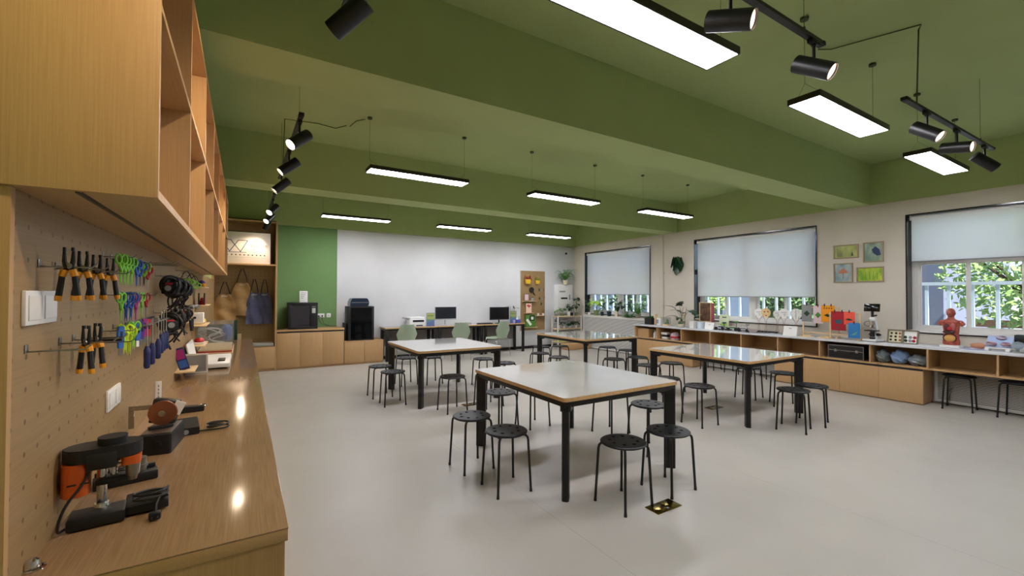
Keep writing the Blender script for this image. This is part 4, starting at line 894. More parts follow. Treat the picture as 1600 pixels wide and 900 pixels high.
apron(-.02, 1.07, 1.98, .38, 'tan', 'strap', 'tan apron hanging highest, second from the left', 9.95)
apron(.185, .90, 1.78, .28, 'denim', 'strap', 'blue denim apron, left one of the two', 9.93)
apron(.36, .90, 1.78, .27, 'denim', 'strap', 'blue denim apron nearest the green wall', 9.97)

# ================================================================ machines at the far wall
t = thing('enclosed_printer', 'black enclosed box printer with a glazed door on the tall oak cabinet', 'printer', (.76, 9.66, .7855)); W, Dp, H = .54, .40, .535
b = MB(); b.box(0, W, .03, Dp, 0, H, .02, seg=3); b.build('shell', 'blackm', t)
b = MB()
for q in ((.0, W, 0, .05), (.0, W, H-.05, H), (.0, .06, .05, H-.05), (W-.14, W, .05, H-.05)): b.box(q[0], q[1], 0, .03, q[2], q[3], .004)
b.build('front_frame', 'blackm', t); b = MB(); b.box(.06, W-.14, .012, .016, .05, H-.05); b.build('door_pane', clearmat('smoked_pane', '#9a9aa0', opaque=.35, ocol='#5c5860'), t)
b = MB(); b.box(.08, W-.16, .022, .028, .24, .25); b.box(.08, W-.16, .022, .028, .27, .275); b.box(.16, .24, .018, .029, .09, .11); b.build('inner_rail', 'steel', t)
b = MB(); b.box(W-.11, W-.045, -.003, 0, .32, .42, .001); b.build('screen', mat('pale_screen', '#b9bdb8', .3), t); b = MB(); b.box(W-.11, W-.04, -.002, 0, .445, .455); b.build('name_strip', 'grey', t)
t = thing('notice_stand', 'white printed notice standing on the enclosed printer', 'notice', (.98, 9.86, 1.3215)); b = MB(); b.box(0, .15, 0, .004, 0, .235, .0005, rot=Matrix.Rotation(math.radians(-6), 3, 'X'), piv=(0, 0, 0)); b.build('sheet', 'paper', t)
for k in range(4): b = MB(); b.box(.02, .13 - .02*k, -.0012, 0, .19-.035*k, .20-.035*k, rot=Matrix.Rotation(math.radians(-6), 3, 'X'), piv=(0, 0, 0)); b.build('printed_line', 'grey', t)
b = MB(); b.box(.01, .14, .0, .05, 0, .004); b.build('foot', 'clear', t)
t = thing('double_socket', 'white double socket on the green wall', 'socket', (1.345, YF-.001, .99)); b = MB(); b.box(0, .15, -.01, 0, 0, .086, .003); b.build('plate', 'plastic', t)
for k in range(2): b = MB(); b.box(.02+.07*k, .045+.07*k, -.04, -.0102, .02, .05, .004); b.build('plug', 'blackm', t); b = MB(); b.tube(smooth([(.032+.07*k, -.035, .02), (.04+.06*k, -.05, -.06), (.10+.05*k, -.06, -.15), (.30, -.05, -.198), (.36+.05*k, -.03, -.19)], 2), .004, 6); b.build('lead', 'blackm', t)
t = thing('single_socket', 'white single socket at the right of the double socket', 'socket', (1.535, YF-.001, .99)); b = MB(); b.box(0, .086, -.01, 0, 0, .086, .003); b.build('plate', 'plastic', t); b = MB(); b.box(.032, .054, -.0112, -.0102, .034, .052); b.build('socket_hole', 'grey', t)
t = thing('resin_machine', 'tall black machine with a domed dark lid on the low oak cabinet', 'machine', (1.90, 9.67, .5005)); b = MB(); b.box(0, .535, .01, .40, 0, .025); b.box(0, .05, .01, .40, .025, .73, .004); b.box(.485, .535, .01, .40, .025, .73, .004); b.box(.05, .485, .36, .40, .025, .73); b.box(.05, .485, .01, .36, .70, .73); b.box(.05, .485, .01, .36, .45, .47); b.build('cabinet_frame', 'blackm', t)
b = MB(); b.box(.05, .485, .0, .008, .03, .70); b.build('door_pane', clearmat('dark_pane', '#5c6068', opaque=.5, ocol='#15171a'), t)
for k in range(4): b = MB(); b.box(.09+.10*k, .13+.10*k, .08, .2, .026, .26, .004); b.build('inner_block', 'seat', t)
b = MB(); b.prism([(.04, .03, .7305), (.42, .03, .7305), (.44, .03, .82), (.40, .03, .905), (.08, .03, .905), (.045, .03, .82)], (0, .32, 0), bev=.012); b.build('domed_lid', mat('dark_blue_tinted_lid', '#1b2a3c', .15), t)
b = MB(); b.box(.06, .42, .022, .029, .81, .818); b.build('trim_strip', 'grey', t)
t = thing('side_unit', 'small black spool box with a wire loop beside the tall machine', 'box', (1.828, 9.80, .5005)); b = MB(); b.box(0, .06, 0, .16, 0, .38, .006); b.build('box', 'blackm', t); b = MB(); b.tube(smooth([(.03, .05, .38), (.0, .05, .55), (.03, .05, .62), (.055, .05, .5), (.04, .05, .38)], 2), .003, 6); b.build('wire_loop', 'grey', t)
ZD = .752
t = thing('office_printer', 'white desktop printer with paper tray on the left desk', 'printer', (3.20, 9.72, ZD)); b = MB(); b.box(.05, .42, .0, .33, 0, .17, .015); b.build('body', 'plastic', t); b = MB(); b.box(.12, .39, -.004, .0, .10, .15, .002); b.box(.20, .36, -.004, .0, .012, .035, .002); b.build('slot', 'blackm', t)
b = MB(); b.box(.06, .42, .02, .33, .17, .21, .01); b.build('lid', 'plastic', t); b = MB(); b.tube([(.05, .05, .15), (-.04, .05, .20), (-.04, .28, .20), (.05, .28, .15)], .005, 6); b.box(-.04, .06, .05, .28, .185, .190, rot=Matrix.Rotation(math.radians(18), 3, 'Y')); b.build('tray', 'grey', t)
def brochure(x, y, lb, rz=0):
    t = thing('leaflet_stand', lb, 'leaflet', (x, y, ZD), rz); b = MB(); b.box(0, .20, 0, .006, 0, .30, .001); b.build('leaflet', 'blue', t)
    b = MB(); b.box(.004, .196, -.001, 0, .15, .296); b.build('yellow_half', mat('yellow_green_print', '#b4bd2e', .6), t); b = MB(); b.box(.03, .17, -.0018, -.001, .225, .245); b.build('printed_line', 'leaf', t); b = MB(); b.prism([(.004, -.001, .08), (.196, -.001, .13), (.196, -.001, .15), (.004, -.001, .15)], (0, -.001, 0)); b.build('wave_print', mat('teal_print', '#4a8a95', .6), t)
    b = MB(); b.box(0, .20, -.02, .06, 0, .004); b.box(0, .20, -.012, -.010, .004, .31); b.build('holder', 'clear', t)
brochure(3.67, 9.78, 'yellow and blue leaflet in a stand beside the white printer'); brochure(6.02, 9.86, 'yellow and blue leaflet in a stand behind the tissue box')
def monitor(x, y, w, h, z, lb, frame, screen, rz=0):
    t = thing('monitor', lb, 'monitor', (x, y, ZD), rz, 'desktop screens'); b = MB(); b.box(-w/2, w/2, 0, .03, z, z+h, .004); b.build('housing', frame, t); b = MB(); b.box(-w/2+.012, w/2-.012, -.0015, 0, z+.028, z+h-.012); b.build('screen', screen, t)
    b = MB(); b.cyl((0, .04, .01), (0, .04, z+.08), .018, n=12); b.lathe([(0, 0), (.12, 0), (.12, .008), (.03, .014), (0, .014)], (0, .04, 0), 28, sy=.75); b.build('stand', frame, t)
M['scr'] = mat('dark_screen', '#1c2027', .25); M['scrb'] = mat('black_screen', '#07090d', .2); M['silver'] = mat('silver_plastic', '#b8b9ba', .35, .3)
monitor(4.16, 9.78, .56, .32, .13, 'flat screen with silver lower edge and stand on the middle desk', 'silver', 'scr', .0); monitor(5.67, 9.80, .56, .33, .09, 'plain black flat screen on the right desk', 'blackm', 'scrb', -.03)
t = thing('desk_cables', 'loose grey and black leads and adapter lying on the middle desk', 'cables', (4.52, 9.74, ZD)); b = MB()
for q in range(3):
    pts = [(q*.13 + .10*math.cos(k*.8), .12+.07*math.sin(k*.8), .006+.003*k) for k in range(14)]; b.tube(smooth(pts, 1), .005, 6)
b.build('lead', 'grey', t); b = MB(); b.box(-.10, -.02, .02, .07, 0, .05, .008); b.build('adapter', 'blackm', t)
t = thing('keyboard', 'dark keyboard before the black screen', 'keyboard', (5.02, 9.70, ZD)); b = MB(); b.box(0, .40, 0, .14, 0, .02, .004); b.build('case', 'blackm', t); b = MB()
for i in range(14):
    for j in range(4): b.box(.012+.027*i, .034+.027*i, .012+.03*j, .036+.03*j, .0202, .025)
o = b.build('keys', 'seat', t); o['kind'] = 'stuff'
t = thing('tissue_box', 'blue tissue box with a white tissue on the right desk', 'tissue box', (6.12, 9.70, ZD)); b = MB(); b.box(0, .13, 0, .11, 0, .085, .002); b.build('carton', mat('violet_blue_card', '#4350a8', .6), t); b = MB(); b.prism([(.03, .05, .085), (.10, .05, .085), (.085, .05, .13), (.05, .055, .15), (.03, .05, .12)], (0, .01, 0)); b.build('tissue', 'paper', t)
t = thing('cup', 'small lilac cup beside the tissue box', 'cup', (6.06, 9.72, ZD)); b = MB(); b.lathe([(0, 0), (.025, 0), (.03, .08), (.027, .08), (.023, .004), (0, .004)], n=18); b.build('cup_body', mat('lilac', '#a89ad0', .5), t); b = MB(); b.tube([(.028, 0, .065), (.045, 0, .055), (.04, 0, .03), (.026, 0, .025)], .004, 6); b.build('handle', mat('lilac_handle', '#a89ad0', .5), t)

# ================================================================ plants
def leaf(b, p, d, L, Wd, droop=.3, cup=.15, heart=False, n=7, m=None, notch=False):
    """a blade from point p along direction d"""
    d = Vector(d).normalized(); up = Vector((0, 0, 1)); s = d.cross(up); s = s.normalized() if s.length > .01 else Vector((1, 0, 0)); nn = s.cross(d).normalized(); p = Vector(p); rows = []
    for i in range(n + 1):
        u = i / n; wdt = Wd*.5*(math.sin(PI*min(1, u*.92+.08))**.75) if not heart else Wd*.5*(1 - u)**.55*(1 if u > .08 else .75)*(1.0 if u < .5 else 1.0)
        if notch and i % 2 == 1 and 0 < i < n: wdt *= .55
        c = p + d*(L*u) + nn*(-droop*L*u*u); e = nn*(cup*wdt)
        back = -d*(L*.16) if (heart and i == 0) else Vector()
        rows.append((b.bm.verts.new(c - s*wdt + e + back), b.bm.verts.new(c), b.bm.verts.new(c + s*wdt + e + back)))
    mi = b._mi(m)
    for A, B in zip(rows, rows[1:]):
        for k in (0, 1):
            f = b.bm.faces.new((A[k], A[k+1], B[k+1], B[k])); f.material_index = mi; f.smooth = True
def frond(b, p, a, L, rise, nl=16, wl=.06):
    d = Vector((math.cos(a), math.sin(a), 0)); p = Vector(p); P = []
    for i in range(nl + 1):
        u = i / nl; P.append(p + d*(L*u) + Vector((0, 0, rise*math.sin(PI*.62*u) - .35*L*u*u)))
    b.tube(P, .0018, 4)
    s = Vector((-d.y, d.x, 0))
    for i in range(2, nl):
        u = i / nl; wd = wl*math.sin(PI*u**.7)*1.0 + .006; t_ = (P[i+1]-P[i]).normalized(); q = t_*.35*L/nl
        for sg in (-1, 1):
            a_, b_ = P[i] - t_*(L/nl*.38), P[i] + t_*(L/nl*.38); tip = P[i] + s*sg*wd + t_*wd*.35 - Vector((0, 0, wd*.15))
            vs = [b.bm.verts.new(v) for v in (a_, tip, b_)]; b.bm.faces.new(vs).smooth = True
def clampv(b, t, ym=YF-.004, xm=XR-.004):
    for v in b.bm.verts:
        if v.co.y + t.location.y > ym - .012: v.co.y = ym - t.location.y - .012 + .010*math.sin(v.index*1.7 if v.index >= 0 else 0)
        if xm and v.co.x + t.location.x > xm + .20: v.co.x = xm + .20 - t.location.x
        if v.co.z + t.location.z < t.location.z + .002: v.co.z = .002
def pot(t, r, h, m, soil=True, taper=.8, z=0):
    b = MB(); b.lathe([(0, z), (r*taper, z), (r, z+h), (r*.93, z+h), (r*.9, z+h-.012), (0, z+h-.012)], n=26); b.build('pot', m, t)
    b = MB(); b.lathe([(0, z+h-.0105), (r*.89, z+h-.0105)], n=22); b.build('soil', 'soil', t)
def fern(x, y, z, r, ph, L, lb, pm, seed, rise=.14, nf=36):
    t = thing('potted_fern', lb, 'plant', (x, y, z)); pot(t, r, ph, pm); rnd = random.Random(seed)
    b = MB()
    for k in range(nf): frond(b, (0, 0, ph-.01), 2*PI*k/nf*1.618*2, L*rnd.uniform(.7, 1.1), rise*rnd.uniform(.4, 1.9), 15, .06)
    clampv(b, t); b.build('fronds', 'leaf', t)
def plant(x, y, z, r, ph, lb, pm, seed, leaves=8, L=.14, Wd=.07, h=.2, m='leafd', heart=False, spread=.10, name='potted_plant', notch=False, taper=.8):
    t = thing(name, lb, 'plant', (x, y, z)); pot(t, r, ph, pm, taper=taper); rnd = random.Random(seed); bs = MB(); b = MB()
    for k in range(leaves):
        a = 2.4*k + rnd.uniform(-.3, .3); q = rnd.uniform(.35, 1); hh = ph + h*rnd.uniform(.35, 1.0); sp = spread*q
        top = Vector((math.cos(a)*sp, math.sin(a)*sp, hh)); bs.tube(smooth([(0, 0, ph-.012), (math.cos(a)*sp*.3, math.sin(a)*sp*.3, ph + (hh-ph)*.6), top], 2), .0022, 5)
        leaf(b, top, (math.cos(a), math.sin(a), rnd.uniform(-.5, .55)), L*rnd.uniform(.85, 1.15), Wd*1.25*rnd.uniform(.85, 1.15), .35, .2, heart, 8 if notch else 7, notch=notch)
    clampv(b, t); clampv(bs, t); bs.build('stems', 'stem', t); b.build('leaves', m, t); return t
M['cream'] = mat('cream_ceramic', '#d8cfae', .5); M['terra'] = mat('pale_stoneware', '#a39b85', .7); M['whitep'] = mat('white_pot', '#e2e0da', .5); M['darkp'] = mat('dark_teal_pot', '#16323a', .5); M['greyp'] = mat('grey_green_pot', '#8c9386', .6); M['greenp'] = mat('sage_pot', '#7d8f5f', .6)
# electrical box with fern, small camera
t = thing('distribution_box', 'white metal wall box with a dark slot, under the fern', 'electrical box', (7.68, YF-.14, .95)); b = MB(); b.box(0, .58, 0, .139, 0, .84, .006); b.build('body', 'plastic', t); b = MB(); b.box(.03, .55, -.006, 0, .03, .81, .002); b.build('door', 'white', t)
b = MB(); b.box(.14, .38, -.0085, -.0062, .42, .47); b.build('slot', 'blackm', t); b = MB(); b.box(.44, .48, -.014, -.0062, .40, .55, .004); b.build('latch', 'grey', t); b = MB(); b.box(.09, .30, -.0075, -.0062, .62, .66); b.build('label', 'grey', t)
fern(7.98, YF-.15, 1.791, .075, .13, .36, 'fern in a cream pot on top of the white wall box', 'cream', 11, .22, 28)
t = thing('security_camera', 'small dark camera high in the far right corner', 'camera', (8.05, YF-.011, 2.72)); b = MB(); b.cyl((0, 0, 0), (0, -.04, 0), .02, n=14); b.cyl((0, -.04, 0), (0, -.06, -.01), .008, n=10); b.build('bracket', 'white', t); b = MB(); b.ball((0, -.085, -.015), .032); b.build('camera_head', 'blackm', t)
# plant shelf in the corner
t = thing('plant_rack', 'low white and wood plant rack in the far right corner', 'rack', (7.40, 9.58, 0)); 
for z in (.90, .55): b = MB(); b.box(0, .86, 0, .30, z-.02, z, .002); b.build('shelf_board', 'beech', t)
for x in (0, .83):
    for y in (0, .27): b = MB(); b.box(x, x+.03, y, y+.03, 0, .8795); b.build('post', 'white', t)
b = MB(); b.box(0, .86, .0, .30, .17, .19, .002); b.build('shelf_board', 'beech', t)
rz_ = (('small trailing plant at the left end of the plant rack top', 7.48, 'greyp', .05, .07, 'leaf', .05), ('bushy light green plant on the plant rack top', 7.66, 'greenp', .05, .07, 'leaf', .06), ('dark rubber plant with upright leaves, middle of the rack top', 7.98, 'blackm', .06, .09, 'leafd', .09), ('tall dark plant with upright oval leaves at the right end of the rack top', 8.17, 'greenp', .05, .09, 'leafd', .08))
for i, (lb, x, pm, r, ph, lm, wd) in enumerate(rz_): plant(x, 9.72, .9005, r, ph, lb, pm, 20+i, (12, 16, 9, 12)[i], (.07, .09, .16, .13)[i], wd, (.12, .15, .24, .46)[i], lm, spread=(.05, .08, .07, .05)[i])
t = thing('name_card', 'small white card between the pots on the plant rack', 'card', (7.80, 9.66, .9005)); b = MB(); b.box(0, .10, 0, .004, 0, .12); b.build('card', 'paper', t); b = MB(); b.box(.0, .10, .0, .03, 0, .003); b.build('foot', 'paper', t)
for i, (lb, x) in enumerate((('dark leaved plant in a white pot, left end of the lower rack shelf', 7.52), ('dark leaved plant in a white pot, second on the lower rack shelf', 7.72), ('dark leaved plant in a white pot, third on the lower rack shelf', 7.93), ('dark leaved plant in a white pot, right end of the lower rack shelf', 8.13))): plant(x, 9.70, .5505, .042, .075, lb, 'whitep', 40+i, 9, .12, .07, .14, 'leafd', spread=.05)
t = thing('printed_carton', 'yellow green printed box on the bottom shelf of the plant rack', 'box', (7.44, 9.62, .1905)); b = MB(); b.box(0, .22, 0, .18, 0, .26, .002); b.build('carton', mat('yellow_green_card', '#b9c46a', .7), t); b = MB(); b.box(.03, .19, -.001, 0, .08, .20); b.build('print', 'leafl', t)
plant(7.90, 9.72, .1905, .06, .08, 'broad leaved green plant on the bottom shelf of the plant rack', 'greyp', 50, 10, .12, .07, .14, 'leaf')
b = MB(); b.box(7.46, 8.22, 9.18, 9.50, 0, .03); b.box(7.44, 8.24, 9.16, 9.52, .03, .17, .004); solo('low_oak_bench', b, 'wood_x', 'low oak plinth box before the plant rack', 'plinth')
# sill plants, farthest window
XS, ZS = 8.355, .9255
plant(8.37, 9.38, ZS, .05, .08, 'thin pale stemmed plant in a white pot, left end of the window ledge', 'whitep', 60, 14, .10, .025, .34, 'leaf', spread=.12)
plant(8.37, 9.10, ZS, .075, .14, 'lime leaved plant in a sage pot on the window ledge', 'greenp', 61, 18, .15, .11, .34, 'leafl', spread=.14)
plant(8.37, 8.87, ZS, .045, .11, 'small bushy green plant in a dark pot on the window ledge', 'darkp', 62, 14, .09, .05, .16, 'leaf', spread=.06)
plant(8.37, 8.60, ZS, .065, .13, 'sparse long stemmed plant in a dark teal pot on the window ledge', 'darkp', 63, 6, .16, .07, .38, 'leafd', spread=.14, taper=.7)
plant(8.37, 8.33, ZS, .05, .13, 'big heart leaved plant in a pale vase on the window ledge', 'cream', 64, 6, .19, .16, .30, 'leafd', True, .07)
plant(8.37, 8.02, ZS, .085, .15, 'plant with two big dark round leaves in a grey tub on the window ledge', 'greyp', 65, 6, .19, .16, .30, 'leafd', True, .08, taper=.78)
fern(8.36, 7.58, ZS, .07, .10, .30, 'bright fern in a pale square-sided pot at the right end of the ledge', 'terra', 66, .18, 30)
fern(8.36, 7.84, ZS, .05, .04, .22, 'low spilling fern in a dark pot beside the bright fern', 'blackm', 67, .05, 20)
# far pegboard on the white wall
t = thing('display_pegboard', 'upright perforated board with small shelves on the white far wall', 'pegboard', (6.50, YF-.013, .50)); b = MB(); b.box(0, .83, -.015, 0, 0, 1.66); o = b.build('board', 'pegs', t)
b = MB(); b.box(-.012, 0, -.02, 0, -.012, 1.672); b.box(.83, .842, -.02, 0, -.012, 1.672); b.box(0, .83, -.02, 0, 1.66, 1.672); b.box(0, .83, -.02, 0, -.012, 0); b.build('edge_frame', 'white', t)
yb = YF - .0285
def dsh(x, z, w, lb): solo('display_shelf', MB().box(0, w, -.10, 0, 0, .012, .001), 'beech', lb, 'shelf', (x, yb, z), group='little shelves on the far pegboard')
dsh(6.56, 1.31, .44, 'upper little shelf on the far pegboard'); dsh(6.62, .98, .26, 'middle little shelf on the far pegboard, with the red and white card'); dsh(6.98, .90, .34, 'right little shelf on the far pegboard, with the two white cups'); dsh(6.60, .58, .42, 'lowest little shelf on the far pegboard, with the green toy box')
def basket(x, z, w, h, m, fm, lb, seed):
    t = thing('wall_basket', lb, 'basket', (x, yb-.05, z)); b = MB(); b.lathe([(0, 0), (w*.38, 0), (w*.5, h), (w*.46, h), (w*.34, .01), (0, .01)], n=20, sy=.45/ .5 * .5); b.tube(smooth([(-w*.45, 0, h), (-w*.3, 0, h*1.8), (0, 0, h*2.1), (w*.3, 0, h*1.8), (w*.45, 0, h)], 2), .006, 6); b.build('basket_body', m, t)
    rnd = random.Random(seed); b = MB()
    for k in range(14): b.ball((rnd.uniform(-.4, .5)*w, rnd.uniform(-.02, .02), h + rnd.uniform(-.01, .09)), .026, (1, 1, .8), u=8, v=6)
    b.build('dried_flowers', fm, t)
basket(6.72, 1.80, .22, .12, 'yellow', mat('crimson_flowers', '#8c1f2e', .8), 'yellow basket of crimson dried flowers on the far pegboard', 1); basket(7.05, 1.80, .15, .10, 'yellow', mat('olive_flowers', '#8a8a3a', .8), 'yellow basket of olive sprigs on the far pegboard', 2)
t = thing('table_tennis_bat', 'black round bat hanging slanted on the far pegboard', 'bat', (6.86, yb-.03, 1.63)); b = MB(); b.cyl((0, 0, 0), (0, .012, 0), .075, n=28); b.build('blade', 'blackm', t); b = MB(); b.box(-.012, .012, 0, .016, -.20, -.065, .004, rot=Matrix.Rotation(math.radians(-38), 3, 'Y'), piv=(0, 0, 0)); b.build('handle', 'blackm', t)
for i, (x, z) in enumerate(((7.13, 1.68), (7.22, 1.66), (7.30, 1.69), (7.14, 1.44), (7.24, 1.42), (7.31, 1.46), (7.20, 1.28))):
    t = thing('hanging_ornament', 'small hanging brown ornament on the right of the far pegboard, %s' % ('upper left', 'upper middle', 'upper right', 'centre left', 'centre middle', 'centre right', 'lowest')[i], 'ornament', (x, yb-.012, z), 0, 'small ornaments on the far pegboard'); b = MB(); b.tube([(0, .01, .07), (0, 0, .0)], .0015, 4); b.build('string', 'grey', t); b = MB(); b.prism([(0, 0, .0), (.022, 0, -.03), (.012, 0, -.085), (-.012, 0, -.085), (-.022, 0, -.03)], (0, .008, 0)); b.build('charm', ('leafd', 'grey', 'copper')[i % 3], t)
t = thing('picture_card', 'brown picture card on the upper little shelf', 'card', (6.60, yb-.04, 1.323)); b = MB(); b.box(0, .16, 0, .01, 0, .20); b.build('card', mat('brown_print', '#8a6555', .8), t); b = MB(); b.box(.02, .14, -.001, 0, .02, .18); b.build('print', 'pink', t)
t = thing('jar_pair', 'small glass jar on the upper little shelf', 'jar', (6.87, yb-.05, 1.323)); b = MB(); b.lathe([(0, 0), (.04, 0), (.04, .07), (.03, .09), (.0, .09)], n=18); b.build('jar_body', 'greyp', t); b = MB(); b.cyl((0, 0, .0905), (0, 0, .105), .03, n=16); b.build('lid', 'blackm', t)
t = thing('gift_card', 'pale card with red flowers on the middle little shelf', 'card', (6.66, yb-.05, .993)); b = MB(); b.box(0, .18, 0, .012, 0, .26, .001); b.build('card', mat('peach_card', '#e8c9b2', .8), t); b = MB(); b.ball((.06, -.001, .2), .03, (1, .05, 1)); b.ball((.12, -.001, .19), .026, (1, .05, 1)); b.ball((.09, -.001, .16), .02, (1, .05, 1)); b.build('flower_print', 'red', t)
for i, x in enumerate((7.06, 7.24)): t = thing('white_cup', 'white cup at the %s of the right little shelf' % ('left', 'right')[i], 'cup', (x, yb-.05, .913), 0, 'white cups on the far pegboard'); b = MB(); b.lathe([(0, 0), (.03, 0), (.034, .06), (.031, .06), (.027, .005), (0, .005)], n=18); b.build('cup_body', 'whitep', t); b = MB(); b.tube([(0, 0, .005), (.01, 0, .14), (.05, 0, .19)], .004, 5); b.tube([(0, 0, .02), (-.03, 0, .16)], .004, 5); b.build('twig', 'copper', t)
t = thing('toy_kit_box', 'green and white toy kit with a dark screen at the bottom of the far pegboard', 'toy kit', (6.64, yb-.07, .593)); b = MB(); b.box(0, .32, 0, .03, 0, .34, .002); b.build('box_front', 'leaf', t); b = MB(); b.box(.12, .28, -.002, 0, .18, .32, .0005); b.build('dark_window', 'blackm', t); b = MB(); b.box(.17, .25, -.004, -.002, .21, .29); b.build('white_square', 'paper', t); b = MB(); b.prism([(.0, -.001, .20), (.06, -.001, .24), (.20, -.001, .08), (.14, -.001, .04)], (0, -.003, 0)); b.build('white_band', 'paper', t)
t = thing('bat_shaped_clip', 'white and black looped ornament standing at the end of the right desk', 'ornament', (6.29, 9.86, ZD)); b = MB(); b.tube([(.03*math.cos(a)+.03, 0, .115+.04*math.sin(a)) for a in [2*PI*k/18 for k in range(18)]], .009, 7, cyc=True); b.tube([(.0, 0, .085), (-.03, 0, .03), (-.045, 0, .009)], .009, 7); b.build('loop', 'blackm', t); b = MB(); b.tube([(.03*math.cos(a)+.03, -.004, .115+.04*math.sin(a)) for a in [2*PI*k/18 for k in range(18)]], .006, 7, cyc=True); b.build('inlay', 'paper', t)
plant(6.16, 9.98, ZD, .05, .08, 'small thin plant behind the leaflet on the right desk', 'yellow', 70, 10, .12, .03, .36, 'leafd', spread=.11)

# ================================================================ right counter: things on top (z = .81)
ZR = .8105
def on(y, x=8.12, z=ZR): return (x, y, z)
RZ = -PI/2          # local -y axis turned to face the room (-x)
def facing(name, lb, cat, y, x=8.12, a=0, group=None, z=ZR): return thing(name, lb, cat, (x, y, z), RZ + math.radians(a), group)
# local frame for these: +x runs toward the camera side (-Y world), -y faces the room (-X world)
t = facing('square_planter', 'black square planter of small green plants at the far end of the window counter', 'plant', 7.02, 8.14); b = MB()
for q in ((-.10, .10, -.07, -.055), (-.10, .10, .055, .07), (-.10, -.085, -.055, .055), (.085, .10, -.055, .055)): b.box(q[0], q[1], q[2], q[3], 0, .15)
b.box(-.085, .085, -.055, .055, 0, .11); b.build('pot', 'blackm', t); b = MB(); rnd = random.Random(5)
for k in range(26): leaf(b, (rnd.uniform(-.07, .07), rnd.uniform(-.04, .04), .11), (rnd.uniform(-.6, .6), rnd.uniform(-.5, .3), 1), rnd.uniform(.07, .14), .03, .3)
b.build('leaves', 'leaf', t)
t = facing('storage_jar', 'white jar with printed label and pale lid on the window counter', 'jar', 6.74, 8.12); b = MB(); b.cyl((0, 0, 0), (0, 0, .16), .055, n=28); b.build('jar_body', 'paper', t); b = MB(); b.cyl((0, 0, .1605), (0, 0, .185), .058, n=28); b.build('lid', 'cream', t)
b = MB(); b.box(-.03, .03, -.0565, -.05, .04, .13); b.build('label', mat('lavender_print', '#8d90b5', .7), t)
t = facing('upright_board', 'thin pale wooden board leaning beside the storage jar', 'board', 6.86, 8.16); b = MB(); b.box(-.008, .008, -.05, .05, 0, .24, .002); b.build('board', 'beech', t)
t = facing('glass_terrarium', 'square glass box with moss on a wood base', 'terrarium', 6.53, 8.12); b = MB(); b.box(-.075, .075, -.06, .06, 0, .03, .003); b.build('base', 'beech', t); b = MB()
for q in ((-.07, .07, -.055, -.052), (-.07, .07, .052, .055), (-.07, -.067, -.052, .052), (.067, .07, -.052, .052)): b.box(q[0], q[1], q[2], q[3], .031, .19)
b.build('glass_box', 'clear', t); b = MB(); b.ball((0, 0, .05), .05, (1.1, .8, .5)); b.ball((.02, 0, .10), .03, (1, 1, 1.4)); b.build('moss', 'leaf', t)
# monstera with trellis
t = facing('monstera_plant', 'monstera with split leaves climbing a copper trellis on the window counter', 'plant', 6.18, 8.19); pot(t, .07, .12, 'terra')
b = MB(); b.tube([(-.05, .02, .11), (.02, .02, .42), (.10, .02, .42), (.05, .02, .11)], .005, 6); b.tube([(-.02, .02, .25), (.08, .02, .25)], .004, 6); b.build('trellis', 'copper', t)
b = MB(); bs = MB()
for (tx, ty, tz, dx, dy, dz, L) in ((-.16, -.04, .40, -.7, -.5, .5, .22), (-.05, -.03, .46, .6, -.4, .7, .20), (.24, -.06, .36, .9, -.4, -.1, .26), (-.12, -.05, .22, -.5, -.6, .2, .18), (.0, -.07, .20, .3, -.8, .1, .17), (.06, -.05, .30, .5, -.6, .3, .16), (-.02, -.06, .33, -.2, -.7, .4, .18)):
    bs.tube(smooth([(0, 0, .11), (tx*.4, ty*.3, .11+(tz-.11)*.6), (tx, ty, tz)], 2), .004, 6); leaf(b, (tx, ty, tz), (dx, dy, dz), L*1.2, L*1.1, .4, .15, True, 9, notch=True)
bs.build('stems', 'stem', t); b.build('leaves', 'leafd', t)
t = facing('bowl_planter', 'small round cream planter in front of the monstera', 'plant', 6.08, 8.02); b = MB(); b.lathe([(0, 0), (.05, 0), (.065, .03), (.062, .07), (.056, .07), (.055, .055), (0, .055)], n=26); b.build('pot', 'cream', t); b = MB(); rnd = random.Random(8)
for k in range(30): leaf(b, (rnd.uniform(-.03, .03), rnd.uniform(-.03, .03), .055), (rnd.uniform(-1, 1), rnd.uniform(-1, 1), .8), .07, .02, .4)
b.build('leaves', 'leaf', t); b = MB(); b.cyl((0, 0, -.0003), (0, 0, .004), .075, n=24); b.build('saucer', 'blackm', t)
t = facing('white_square_pot', 'white square pot with one bent bare stem', 'pot', 5.80, 8.04); b = MB(); b.prism([(-.05, -.05, 0), (.05, -.05, 0), (.05, .05, 0), (-.05, .05, 0)], (0, 0, .14), bev=.004); b.build('pot', 'whitep', t); b = MB(); b.tube(smooth([(-.02, 0, .141), (-.02, 0, .20), (.06, 0, .26), (.20, 0, .29)], 2), .004, 6); b.build('bent_stem', 'cream', t)
t = facing('pale_blue_tub', 'pale blue white tub between the square pot and the white card', 'tub', 5.63, 8.07); b = MB(); b.lathe([(0, 0), (.07, 0), (.078, .14), (.073, .14), (.066, .006), (0, .006)], n=28); b.build('tub', mat('icy_white', '#cfdbe6', .4), t)
t = facing('white_name_card', 'folded white card right of the pale blue tub', 'card', 5.40, 8.03, group='white tent cards on the window counter'); b = MB(); b.prism([(-.10, -.04, 0), (.10, -.04, 0), (.10, 0, .14), (-.10, 0, .14)], (0, .003, 0)); b.prism([(-.10, .04, 0), (.10, .04, 0), (.10, 0, .14), (-.10, 0, .14)], (0, .003, 0)); b.build('card', 'paper', t); b = MB(); b.box(-.02, .02, -.0155, -.0125, .09, .10); b.build('printed_line', 'grey', t)
t = facing('framed_specimen', 'tall brown framed picture with a red side leaning at the left of the middle window', 'picture', 5.74, 8.36, -6); b = MB()
